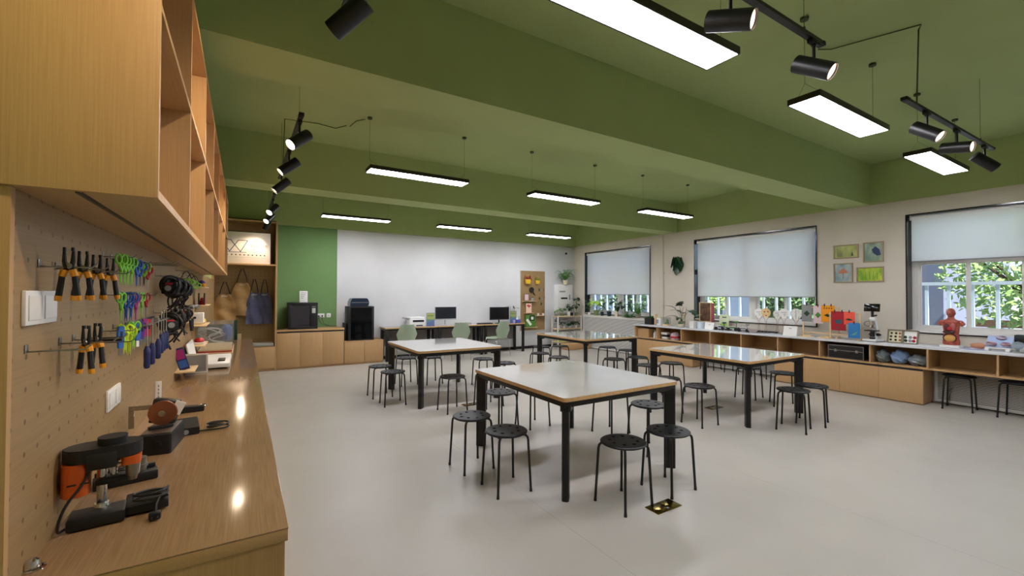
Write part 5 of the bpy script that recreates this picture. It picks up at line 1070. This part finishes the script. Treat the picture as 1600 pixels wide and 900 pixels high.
for q in ((-.15, .15, 0, .015), (-.15, .15, .395, .41), (-.15, -.135, .015, .395), (.135, .15, .015, .395)): b.box(q[0], q[1], -.015, .015, q[2], q[3], .001)
b.build('frame', 'beech', t); b = MB(); b.box(-.135, .135, 0, .006, .015, .395); b.build('picture', noisy('brown_specimen', '#3f2b20', '#7a5a3c', (1, 1, 1), 9, .6), t); b = MB(); b.box(.151, .21, -.012, .014, 0, .40, .002); b.build('red_side', mat('dusty_red', '#9c4a50', .7), t)
t.location.z = .9355; t.location.x = 8.38
t = facing('plant_poster', 'pale green plant poster card standing in the middle window', 'card', 5.27, 8.28, -4); b = MB(); b.box(-.11, .11, 0, .006, 0, .30, .001, rot=Matrix.Rotation(math.radians(-7), 3, 'X'), piv=(0, 0, 0)); b.build('card', mat('pale_green_card', '#c9d3b0', .8), t)
b = MB(); rt = Matrix.Rotation(math.radians(-7), 3, 'X'); b.box(-.05, .05, -.0012, 0, .235, .255, rot=rt, piv=(0, 0, 0)); b.build('title_print', 'leafd', t)
b = MB()
for k in range(7): b.ball((-.06+.02*k, .0035 if False else .008, .06+.018*(k % 4)), .02, (1, .15, 1.3), u=8, v=6)
o = b.build('plant_print', 'leafl', t); o.location = (0, -.010, .02)
b = MB(); b.box(-.11, .11, -.0, .06, 0, .004); b.build('foot', 'clear', t)
def robot(y, x, lb, seed, hgt=.13):
    t = facing('robot_car', lb, 'robot', y, x, 10*seed, 'small robot cars on the window counter'); b = MB(); b.box(-.10, .10, -.05, .05, .035, .045, .002); b.box(-.07, .05, -.035, .035, .075, .082, .002); b.build('deck', 'plastic', t)
    for sx_ in (-.07, .07):
        for sy_ in (-.058, .058): b = MB(); b.cyl((sx_, sy_-.012, .032), (sx_, sy_+.012, .032), .0315, n=20); b.cyl((sx_, sy_-.0135, .032), (sx_, sy_+.0135, .032), .014, n=12, m=None); b.build('wheel', 'blackm', t)
    b = MB(); b.box(-.05, .03, -.025, .025, .046, .074, .002); b.cyl((.06, 0, .045), (.06, 0, hgt), .006, n=8); b.box(.04, .09, -.03, .03, hgt, hgt+.03, .004); b.build('electronics', ('navy', 'leaf', 'grey')[seed % 3], t)
    b = MB(); b.tube(smooth([(-.04, 0, .083), (-.05, -.02, .13), (.02, -.03, .12), (.05, 0, .09)], 2), .003, 5); b.build('jumper_wire', 'red' if seed % 2 else 'grey', t)
robot(5.19, 8.08, 'robot car with grey blue parts, left of three', 0); robot(4.95, 8.10, 'robot car with green board, middle of three', 1, .16); robot(4.72, 8.06, 'white robot car, right of three', 2, .12)
b = MB(); b.box(7.95, 8.30, 4.30, 4.75, 0, .0025); solo('clear_mat', b, 'clear', 'clear film sheet lying on the counter below the bowl', 'mat', (0, 0, ZR))
t = facing('pink_bowl', 'shallow pinkish white bowl before the copper wire stands', 'bowl', 4.545, 8.06, z=ZR+.003); b = MB(); b.lathe([(0, 0), (.05, 0), (.095, .06), (.09, .06), (.047, .006), (0, .006)], n=30); b.build('bowl', mat('pinkish_ceramic', '#cdbab8', .4), t)
t = facing('flat_laptop', 'dark thin tray lying at the window behind the bowl', 'tray', 4.45, 8.33); b = MB(); b.box(-.55, .2, -.04, .04, 0, .025, .004); b.build('tray', 'blackm', t)
# line-drawing discs on wire stands
def disc(y, x, zc, r, lb, kind, seed, hgt):
    t = facing('head_disc', lb, 'display disc', y, x, 0, 'drawn discs on copper wire stands'); b = MB()
    pts = [Vector((r*math.cos(a)*(1+.05*math.sin(3*a)), 0, zc + r*1.02*math.sin(a))) for a in [2*PI*k/30 for k in range(30)]]
    b.prism(pts, (0, .004, 0)); b.build('disc', 'yrd' if kind == 'face' else 'paper', t)
    b = MB()
    if kind == 'face':
        b.ball((-.025, -.0005, zc+.02), .018, (1, .08, .7), u=10, v=6); b.ball((.035, -.0005, zc+.025), .018, (1, .08, .7), u=10, v=6); b.ball((.005, -.0005, zc-.045), .02, (1, .08, .5), u=10, v=6)
    elif kind == 'brain':
        b.box(-.002, .002, -.001, 0, zc-r*.9, zc+r*.9)
        for k in range(8): a = .8*k; b.tube([(math.cos(a)*.03+.04*(-1)**k, -.0005, zc+math.sin(a)*.055), (math.cos(a)*.05+.03*(-1)**k, -.0005, zc+math.sin(a)*.075), (math.cos(a)*.04+.05*(-1)**k, -.0005, zc+math.sin(a)*.03)], .0012, 4)
    else:
        b.box(-r*.5, r*.5, -.001, 0, zc+.018, zc+.024); b.box(-r*.1, r*.45, -.001, 0, zc-.015, zc-.009); b.box(-.0, r*.3, -.001, 0, zc-.04, zc-.034)
    b.build('drawing', 'lips' if kind == 'face' else 'seat', t)
    for sg in (-1, 1):
        b = MB(); b.tube(smooth([(sg*.05, 0, zc-r*.55), (sg*.045, -.002, zc-r*1.1), (sg*.010, 0, zc-r*1.35), (sg*.010, 0, .06), (sg*.035, 0, .03), (sg*.04, 0, .004)], 2), .0035, 6); b.build('wire_stand', 'copper', t)
    b = MB(); b.box(-.07, .07, -.04, .04, 0, .006, .001); b.build('foot', 'clear', t)
M['yrd'] = noisy('yellow_face_print', '#d9b878', '#e8d3a0', (1, 1, 1), 12, .7); M['lips'] = mat('rust_print', '#b0503a', .7)
disc(4.50, 8.18, .36, .085, 'plain white drawn disc farthest left of the wire stands', 'text', 1, 0); disc(4.335, 8.11, .37, .085, 'yellow face disc on a copper wire stand', 'face', 2, 0); disc(4.18, 8.20, .35, .075, 'white disc behind, between the face disc and the lettered disc', 'text', 3, 0)
disc(4.03, 8.12, .37, .085, 'pale disc with dark lettering on a copper wire stand', 'text', 4, 0); disc(3.85, 8.16, .365, .095, 'white brain shaped line drawing disc at the right of the stands', 'brain', 5, 0)
t = facing('large_white_card', 'larger white tent card before the brain drawing', 'card', 3.86, 8.0, group='white tent cards on the window counter'); b = MB(); b.prism([(-.11, -.04, 0), (.11, -.04, 0), (.11, 0, .165), (-.11, 0, .165)], (0, .003, 0)); b.prism([(-.11, .04, 0), (.11, .04, 0), (.11, 0, .165), (-.11, 0, .165)], (0, .003, 0)); b.build('card', 'paper', t); b = MB(); b.box(-.02, .02, -.0125, -.0095, .12, .13); b.build('printed_line', 'grey', t)
# wooden racks with hung cards
def rack(y0, y1, x, z1, lb):
    t = thing('wooden_card_rack', lb, 'rack', (x, y0, ZR), 0, 'wooden racks with hung cards'); L = y1-y0
    for y in (0, L-.02): 
        b = MB(); b.box(.02, .04, y, y+.02, 0.02, z1); b.build('post', 'beech', t); b = MB(); b.box(-.06, .10, y, y+.02, 0, .02, .002); b.build('foot', 'beech', t)
    b = MB(); b.box(.02, .04, .02, L-.02, z1-.02, z1); b.build('cross_bar', 'beech', t); b = MB(); b.box(.02, .04, .02, L-.02, .06, .08); b.build('cross_bar', 'beech', t)
rack(3.20, 3.74, 8.12, .50, 'taller wooden rack holding the orange and pink cards'); rack(2.88, 3.30, 8.03, .42, 'nearer wooden rack holding the red, coral and blue cards')
def card(y, x, z0, w, h, m, lb, dm, dk, clips=1, a=0):
    t = facing('craft_card', lb, 'card', y, x, a, 'craft cards clipped to the wooden racks', z0); b = MB(); b.box(-w/2, w/2, 0, .003, 0, h, .0005); b.build('card', m, t)
    b = MB()
    if dk == 'leaf': b.prism([(-.055, -.0003, h*.40), (-.01, -.0003, h*.50), (.055, -.0003, h*.36), (.0, -.0003, h*.30)], (0, -.0015, 0))
    elif dk == 'fish': b.prism([(-.05, -.0003, h*.55), (.05, -.0003, h*.58), (.04, -.0003, h*.34), (-.035, -.0003, h*.36)], (0, -.0015, 0)); b.prism([(-.04, -.0003, h*.16), (-.03, -.0003, h*.20), (.02, -.0003, h*.10), (.01, -.0003, h*.07)], (0, -.0015, 0))
    elif dk == 'green': b.prism([(0, -.0003, h*.65), (.045, -.0003, h*.48), (0, -.0003, h*.30), (-.045, -.0003, h*.48)], (0, -.0015, 0))
    else: b.prism([(-.05, -.0003, h*.18), (.05, -.0003, h*.5), (.02, -.0003, h*.22)], (0, -.0015, 0))
    b.build('picture', dm, t)
    if lb.startswith('orange'):
        b = MB()
        for k in range(4): b.box(-.06+.035*k, -.042+.035*k, -.001, -.0002, h*.80, h*.86)
        b.build('title_print', 'seat', t)
    for k in range(clips):
        b = MB(); xx = (k-.5*(clips-1))*w*.5; b.box(xx-.006, xx+.006, -.006, .008, h-.02, h+.025, .001); b.build('clip', 'blackm', t)
card(3.66, 8.115, 1.06, .15, .29, 'grey', 'open dark book page clipped at the left of the taller rack', 'leafd', 'green', 1, 8); card(3.49, 8.113, 1.04, .14, .29, 'pink', 'pink card with a green turtle print on the taller rack', 'leaf', 'green', 1)
M['orangec'] = mat('orange_card', '#ee9a18', .8); M['redc'] = mat('crimson_card', '#a81a26', .8); M['coral'] = mat('coral_card', '#ea5a44', .8); M['bluec'] = mat('blue_card', '#2f78b4', .8)
card(3.345, 8.106, 1.07, .19, .27, 'orangec', 'orange card with a leaf picture on the taller rack', 'leafd', 'leaf', 2)
card(3.17, 8.036, .95, .20, .30, 'redc', 'dark red card with a fish picture on the nearer rack', mat('teal_paper', '#2e5661', .8), 'fish', 2); card(3.02, 8.028, 1.05, .145, .20, 'coral', 'coral card with a dark leaf on the nearer rack', 'leafd', 'leaf', 1); card(2.955, 8.018, .845, .155, .235, 'bluec', 'blue card with a pale bird at the foot of the nearer rack', mat('sea_green_paper', '#5aa08a', .8), 'bird', 1)
for k in range(2): b = MB(); b.cyl((0, 0, 0), (0, 0, .012), .10, n=30); b.lathe([(.06, .012), (.055, .03), (0, .032)], n=24); solo('wood_disc', b, 'beech', 'flat round wooden disc lying under the taller rack, %s' % ('left', 'right')[k], 'disc', (8.03, 3.62-.26*k, ZR), group='round wooden discs')
# microscope
t = facing('microscope', 'white microscope with a black tablet screen on top', 'microscope', 2.76, 8.13, -8); b = MB(); b.prism([(-.09, -.10, 0), (.09, -.10, 0), (.10, .10, 0), (-.10, .10, 0)], (0, 0, .035), bev=.006); b.build('base', 'plastic', t); b = MB(); b.box(-.10, .11, -.105, .11, -.0003, .008); b.build('rubber_foot', 'blackm', t)
b = MB(); b.prism([(-.025, .03, .035), (-.025, .09, .035), (-.025, .10, .20), (-.025, .06, .33), (-.025, -.01, .35), (-.025, -.01, .31), (-.025, .03, .28), (-.025, .05, .20)], (.05, 0, 0), bev=.004); b.ball((0, 0, .335), .045, (1, 1, .8)); b.build('arm', 'plastic', t)
b = MB(); b.box(-.08, .07, -.07, .05, .155, .17, .003); b.cyl((0, -.01, .07), (0, -.01, .15), .028, n=18); b.cyl((0, -.01, .036), (0, -.01, .06), .035, n=18); b.build('stage', 'blackm', t)
b = MB(); b.cyl((0, -.01, .25), (0, -.01, .31), .035, .028, n=20)
for k in range(3): a = 2.1*k; b.cyl((.014*math.cos(a), -.01+.014*math.sin(a), .25), (.030*math.cos(a), -.01+.030*math.sin(a), .19 + .012*k), .010, .008, n=12)
b.build('objectives', 'chrome', t)
for sg in (-1, 1): b = MB(); b.cyl((sg*.026, .06, .10), (sg*.06, .06, .10), .022, n=18); b.cyl((sg*.06, .06, .10), (sg*.075, .06, .10), .013, n=14); b.build('focus_knob', 'blackm', t)
b = MB(); b.cyl((0, 0, .365), (0, 0, .45), .018, n=16); b.cyl((.015, 0, .385), (.055, 0, .395), .012, n=12); b.build('tube', 'blackm', t); b = MB(); b.box(-.11, .10, -.012, .006, .45, .57, .006, rot=Matrix.Rotation(math.radians(-8), 3, 'X')); b.build('tablet_screen', 'blackg', t)
b = MB(); b.tube(smooth([(-.02, .02, .30), (-.10, .0, .30), (-.12, 0, .24), (-.06, .02, .22), (-.03, .04, .25)], 2), .003, 6); b.build('lead', 'blackm', t)
def specimen(y, lb, seed, a):
    t = facing('specimen_frame', lb, 'specimen frame', y, 8.13, a, 'leaning specimen frames'); rt = Matrix.Rotation(math.radians(-16), 3, 'X'); pv = (0, 0, 0); b = MB(); w_, h_ = .095, .205
    for q in ((-w_, w_, 0, .016), (-w_, w_, h_-.016, h_), (-w_, -w_+.016, .016, h_-.016), (w_-.016, w_, .016, h_-.016)): b.box(q[0], q[1], 0, .03, q[2], q[3], rot=rt, piv=pv)
    b.build('frame', mat('grey_brown_wood', '#7d735f', .6), t); b = MB(); b.box(-w_+.016, w_-.016, .018, .024, .016, h_-.016, rot=rt, piv=pv); b.build('backing', 'cream' if seed == 1 else 'paper', t)
    rnd = random.Random(seed)
    for k in range(9 if seed == 1 else 6):
        x = (-.05+.05*(k % 3)); z = .05+.05*(k//3); p = rt @ Vector((x+rnd.uniform(-.005, .005), .014, z)); b = MB(); b.ball(p, .016 if seed == 1 else .022, (1, .25, 1.0), u=9, v=6); b.build('specimen', ('leafd', 'soil', 'copper')[k % 3] if seed == 1 else ('leafd', 'grey', 'red')[k % 3], t)
specimen(2.50, 'leaning frame of round brown specimens left of the last window', 1, 0); specimen(2.34, 'leaning frame of dark green and red specimens beside the last window', 2, -4)
# anatomy torso
t = facing('anatomy_torso', 'red anatomical torso with open chest on a white plinth', 'anatomy model', 1.89, 8.10, -6); b = MB(); b.box(-.10, .10, -.07, .07, 0, .035, .004); b.build('plinth', 'plastic', t)
skin = noisy('flesh_red_muscle', '#8f3a30', '#b4604a', (1, 1, 1), 22, .45); b = MB()
prof = [(.0, .036, 0), (.085, .036, 1), (.088, .08, 1), (.078, .14, 1), (.075, .19, 1), (.082, .25, 1), (.090, .31, 1), (.094, .345, 1), (.07, .368, 1), (.042, .385, 1), (.034, .40, 1), (.032, .42, 1)]
rings = []; n = 28
for r, z, _ in prof[1:]: rings.append([b.bm.verts.new((r*math.cos(2*PI*k/n), r*.62*math.sin(2*PI*k/n)*(1 if z < .37 else 1.4), z)) for k in range(n)])
for A, B in zip(rings, rings[1:]):
    for k in range(n): j = (k+1) % n; b.bm.faces.new((A[k], A[j], B[j], B[k]))
b.bm.faces.new(rings[0][::-1]); b.bm.faces.new(rings[-1])
for sg in (-1, 1): b.ball((sg*.088, 0, .335), .036, (1.15, .9, .9)); b.cyl((sg*.095, 0, .328), (sg*.124, -.0, .305), .031, .027, n=18)
b.ball((0, -.004, .466), .055, (.82, 1.0, 1.15), u=20, v=14, fn=lambda q, p: Vector((q.x, q.y - (.006 if p.y < -.9 and abs(p.z+.1) < .25 else 0), q.z)))
b.ball((.043, 0, .458), .010, (.5, 1, 1.3)); b.ball((-.043, 0, .458), .010, (.5, 1, 1.3)); b.cyl((0, -.052, .458), (0, -.066, .447), .005, .009, n=8); b.ball((0, -.050, .43), .012, (1.3, .5, .5))
b.build('body', skin, t)
b = MB(); b.ball((-.03, -.052, .275), .036, (.8, .45, 1.4)); b.build('left_lung', mat('dark_plum', '#5a2028', .4), t); b = MB(); b.ball((.035, -.052, .275), .036, (.8, .45, 1.4)); b.build('right_lung', mat('rose_flesh', '#a8575a', .4), t)
b = MB(); b.ball((.005, -.064, .255), .026, (1, .6, 1)); b.build('heart', 'red', t); b = MB(); b.ball((-.01, -.048, .208), .055, (1.15, .4, .42)); b.build('liver', mat('dark_liver', '#3c1013', .3), t)
b = MB(); b.ball((0, -.044, .125), .055, (1.1, .35, .85)); b.build('bowel', mat('ochre_bowel', '#c9974e', .45), t); b = MB(); b.tube([(.066*math.cos(a), -.050+.006*abs(math.sin(a)), .13+.058*math.sin(a)) for a in [2*PI*k/20 for k in range(20)]], .006, 6, cyc=True); b.build('opening_rim', mat('dark_rim', '#3d1315', .4), t)
b = MB(); b.ball((-.012, -.006, .485), .044, (.8, 1.0, .85)); b.build('brain_half', mat('pale_pink_brain', '#d3a39a', .5), t)
t = facing('foot_model', 'flesh coloured anatomical slice lying behind the blue skin model', 'anatomy model', 1.66, 8.22); b = MB(); b.ball((0, 0, .04), .05, (1.5, .8, .75), u=18, v=10, fn=lambda q, p: q * (1 + .08*math.sin(5*p.x))); b.build('flesh', mat('flesh_pink', '#c98d6c', .5), t)
b = MB(); b.box(-.08, .08, -.05, .05, 0, .004); b.build('sole_plate', 'plastic', t)
t = facing('heart_block_model', 'pale blue panel model with folded striped organs on white feet', 'anatomy model', 1.46, 8.08, -4); b = MB(); b.box(-.115, .115, -.0, .012, .035, .21, .003, rot=Matrix.Rotation(math.radians(-32), 3, 'X'), piv=(0, 0, .03)); b.build('panel', mat('pale_blue_panel', '#a9bce0', .5), t)
for sx_ in (-.06, .065):
    b = MB(); b.ball((sx_, -.0, .09), .045, (1.1, .55, .6), u=16, v=9); b.build('striped_organ', noisy('striped_rose', '#7d4a52', '#c9b7be', (1, 1, 14), 9, .5, lo=.48, hi=.52), t)
b = MB(); b.ball((.01, .065, .165), .04, (1.2, .5, .7), u=16, v=9); b.build('top_organ', noisy('striped_plum', '#5f4866', '#d0c2d2', (1, 1, 14), 9, .5, lo=.48, hi=.52), t)
b = MB()
for sx_ in (-.09, .09): b.box(sx_-.02, sx_+.02, -.05, .03, 0, .035, .004)
b.box(-.115, .115, -.03, .02, .03, .045, .004); b.build('feet', 'plastic', t)
t = facing('projector_box', 'black topped white box at the right edge of the window counter', 'box', 1.24, 8.22); b = MB(); b.box(-.10, .10, -.06, .07, .10, .21, .006); b.build('black_top', 'blackm', t); b = MB(); b.box(-.09, .09, -.05, .06, 0, .10, .004); b.build('white_base', 'plastic', t)
t = facing('clear_dome', 'small clear dome on a foot at the right edge of the window counter', 'model', 1.29, 8.04); b = MB(); b.lathe([(0, 0), (.05, 0), (.05, .008), (.012, .014), (.012, .04)], n=22); b.build('foot', 'greyp', t); b = MB(); b.lathe([(.012, .0405), (.045, .06), (.055, .09), (.045, .125), (0, .14)], n=24); b.build('dome', 'film', t)
b = MB(); b.box(7.96, 8.22, 1.55, 1.78, 0, .0025, .0008); solo('violet_sheet', b, mat('violet_film', '#8f8fb4', .3), 'flat violet sheet lying before the flesh coloured model', 'sheet', (0, 0, ZR))
# in the cubbies (floor z .515)
ZB = .5155
t = facing('aluminium_case', 'black equipment case with silver edges in the counter cubby', 'case', 3.06, 8.10, z=ZB); b = MB(); b.box(-.235, .235, -.11, .12, .0, .21, .005); b.build('shell', 'blackm', t); b = MB()
for q in ((-.238, .238, -.114, -.1102, .196, .212), (-.238, .238, -.114, -.1102, -.0002, .010), (-.238, -.226, -.114, -.1102, .01, .196), (.226, .238, -.114, -.1102, .01, .196), (-.226, .226, -.114, -.1102, .120, .132)): b.box(*q)
b.build('silver_edge', 'steel', t)
for x in (-.13, .15): b = MB(); b.box(x-.018, x+.018, -.120, -.1145, .105, .145, .002); b.build('latch', 'chrome', t)
b = MB(); b.tube(smooth([(-.07, -.118, .125), (-.065, -.135, .10), (.065, -.135, .10), (.07, -.118, .125)], 1), .006, 7); b.build('handle', 'blackm', t)
def bag(y, w, h, m, lb, seed):
    t = facing('plastic_bag', lb, 'bag', y, 8.11, z=ZB, group='filled plastic bags in the counter cubby'); rnd = random.Random(seed); ph = [rnd.uniform(0, 6) for _ in range(6)]
    b = MB(); b.ball((0, 0, h*.46), 1, (w/2, .12, h*.46), u=40, v=24, fn=lambda q, p: q * (1 + .07*math.sin(7*p.x+ph[0]+3*p.z) + .06*math.sin(11*p.z+ph[1]+5*p.x) + .04*math.sin(17*p.x*p.z+ph[2]))); b.build('film', m, t)
    b = MB(); b.ball((0, .0, h*.40), 1, (w*.33, .07, h*.28), u=20, v=12, fn=lambda q, p: q * (1 + .1*math.sin(8*p.x+ph[3]))); b.build('contents', ('greenp', 'blue', 'grey')[seed % 3], t)
bag(2.62, .17, .20, 'film', 'clear bag with greenish contents, left of three in the cubby', 0); bag(2.43, .20, .22, mat('blue_bag_film', '#7f9cc4', .2), 'blue tinted bag in the middle of the cubby', 1); bag(2.23, .22, .17, 'film', 'flat grey bag at the right of the cubby', 2)
t = facing('drawer_box', 'plain oak box filling the farthest counter cubby', 'box', 7.10, 8.13, z=ZB); b = MB(); b.box(-.16, .17, -.14, .14, 0, .20, .002); b.build('box', 'wood_z', t); b = MB(); b.box(-.15, .16, -.1412, -.1402, .01, .19); b.build('front', 'wood_x', t)
t = facing('spray_bottle', 'white and green bottle beside the oak box in the cubby', 'bottle', 6.80, 8.06, z=ZB); b = MB(); b.lathe([(0, 0), (.04, 0), (.042, .10), (.015, .14), (.015, .155), (0, .155)], n=20); b.build('bottle', 'plastic', t); b = MB(); b.cyl((0, 0, .1555), (0, 0, .185), .018, n=14); b.box(-.04, .015, -.012, .012, .17, .185, .002); b.build('trigger', 'leaf', t)
t = facing('white_device', 'white two layered device in the second cubby', 'device', 6.52, 8.08, z=ZB); b = MB(); b.box(-.08, .08, -.07, .07, .10, .15, .01); b.box(-.07, .07, -.06, .06, 0, .05, .006); b.build('body', 'plastic', t); b = MB(); b.box(-.06, .06, -.05, .05, .05, .10); b.build('dark_middle', 'blackm', t)
t = facing('round_lamp', 'pinkish round domed object with a dark band in the second cubby', 'lamp', 6.27, 8.08, z=ZB); b = MB(); b.lathe([(0, 0), (.10, 0), (.11, .05), (.095, .12), (.05, .165), (0, .17)], n=30); b.build('dome', mat('pinkish_shell', '#bda9ac', .5), t); b = MB(); b.lathe([(.1115, .045), (.1065, .085)], n=30); b.build('band', 'red', t)
# pictures on the right wall
def picture(y0, y1, z0, z1, lb, kind):
    t = thing('framed_picture', lb, 'picture', (XR-.001, (y0+y1)/2, z0), RZ, 'four small framed pictures on the right wall'); w_ = (y1-y0)/2; h_ = z1-z0; f = .018; b = MB()
    for q in ((-w_, w_, 0, f), (-w_, w_, h_-f, h_), (-w_, -w_+f, f, h_-f), (w_-f, w_, f, h_-f)): b.box(q[0], q[1], -.022, 0, q[2], q[3], .001)
    b.build('frame', M.setdefault('khaki', mat('khaki_wood', '#a39372', .6)), t)
    pm = {'g1': ('#7f9147', '#c2c76a'), 'blue': ('#5d7f74', '#a9bba2'), 'tree': ('#6f8f9c', '#b9c4bd'), 'g2': ('#6aa02e', '#c9dc4e')}[kind]
    b = MB(); b.box(-w_+f, w_-f, -.008, -.001, f, h_-f); b.build('painting', noisy('painting_' + kind, pm[0], pm[1], (1, 1, .5), 9, .25), t)
    b = MB()
    if kind == 'g1':
        for k in range(4): b.prism([(-w_*.7+.02*k, -.0085, h_*.15), (-w_*.66+.02*k, -.0085, h_*.15), (-w_*.67+.022*k, -.0085, h_*.65)], (0, -.001, 0))
        b.prism([(w_*.4, -.0085, h_*.15), (w_*.6, -.0085, h_*.15), (w_*.5, -.0085, h_*.5)], (0, -.001, 0)); mm = 'leafd'
    elif kind == 'blue': b.prism([(.0, -.0085, h_*.45), (.05, -.0085, h_*.30), (w_*.75, -.0085, h_*.34), (w_*.6, -.0085, h_*.62), (.03, -.0085, h_*.78), (-.02, -.0085, h_*.62)], (0, -.001, 0)); mm = 'ink'
    elif kind == 'tree': b.box(-.004, .004, -.0095, -.0085, h_*.2, h_*.5); b.prism([(-.07, -.0085, h_*.48), (.07, -.0085, h_*.48), (.05, -.0085, h_*.62), (0, -.0085, h_*.72), (-.05, -.0085, h_*.62)], (0, -.001, 0)); mm = 'copper'
    else:
        for k in range(5): b.box(-w_*.6+k*w_*.28, -w_*.56+k*w_*.28, -.0095, -.0085, h_*.15, h_*(.6+.1*(k % 2)))
        mm = 'leaf'
    b.build('motif', mm, t)
picture(3.03, 3.38, 2.115, 2.335, 'upper left small picture, yellow green with reeds', 'g1'); picture(2.71, 2.97, 2.03, 2.345, 'upper right small picture with a dark blue shape', 'blue'); picture(3.11, 3.38, 1.715, 2.035, 'lower left small picture with an orange tree', 'tree'); picture(2.71, 3.06, 1.72, 1.955, 'lower right small picture, bright green forest', 'g2')
t = thing('wall_leaf_ornament', 'dark green cluster of big leaves hung on the wall between the windows', 'ornament', (XR-.012, 6.44, 2.28), RZ); b = MB()
for (dx, dz, L, ax_, az) in ((-.25, -1, .30, -.05, .02), (.25, -1, .30, .06, .02), (0, -1, .34, 0, -.02), (-.5, -.9, .24, -.09, .04), (.5, -.9, .24, .09, .04)): leaf(b, (ax_*.8, -.03, az+.02), (dx*.6, -.08, dz), L, L*.80, -.05, .12, True, 10)
for x in (-.035, .035): b.ball((x, -.03, .06), .028)
b.build('leaves', 'leafd', t); b = MB(); b.cyl((0, -.035, .02), (0, .011, .02), .012, n=12); b.build('hook', 'copper', t)
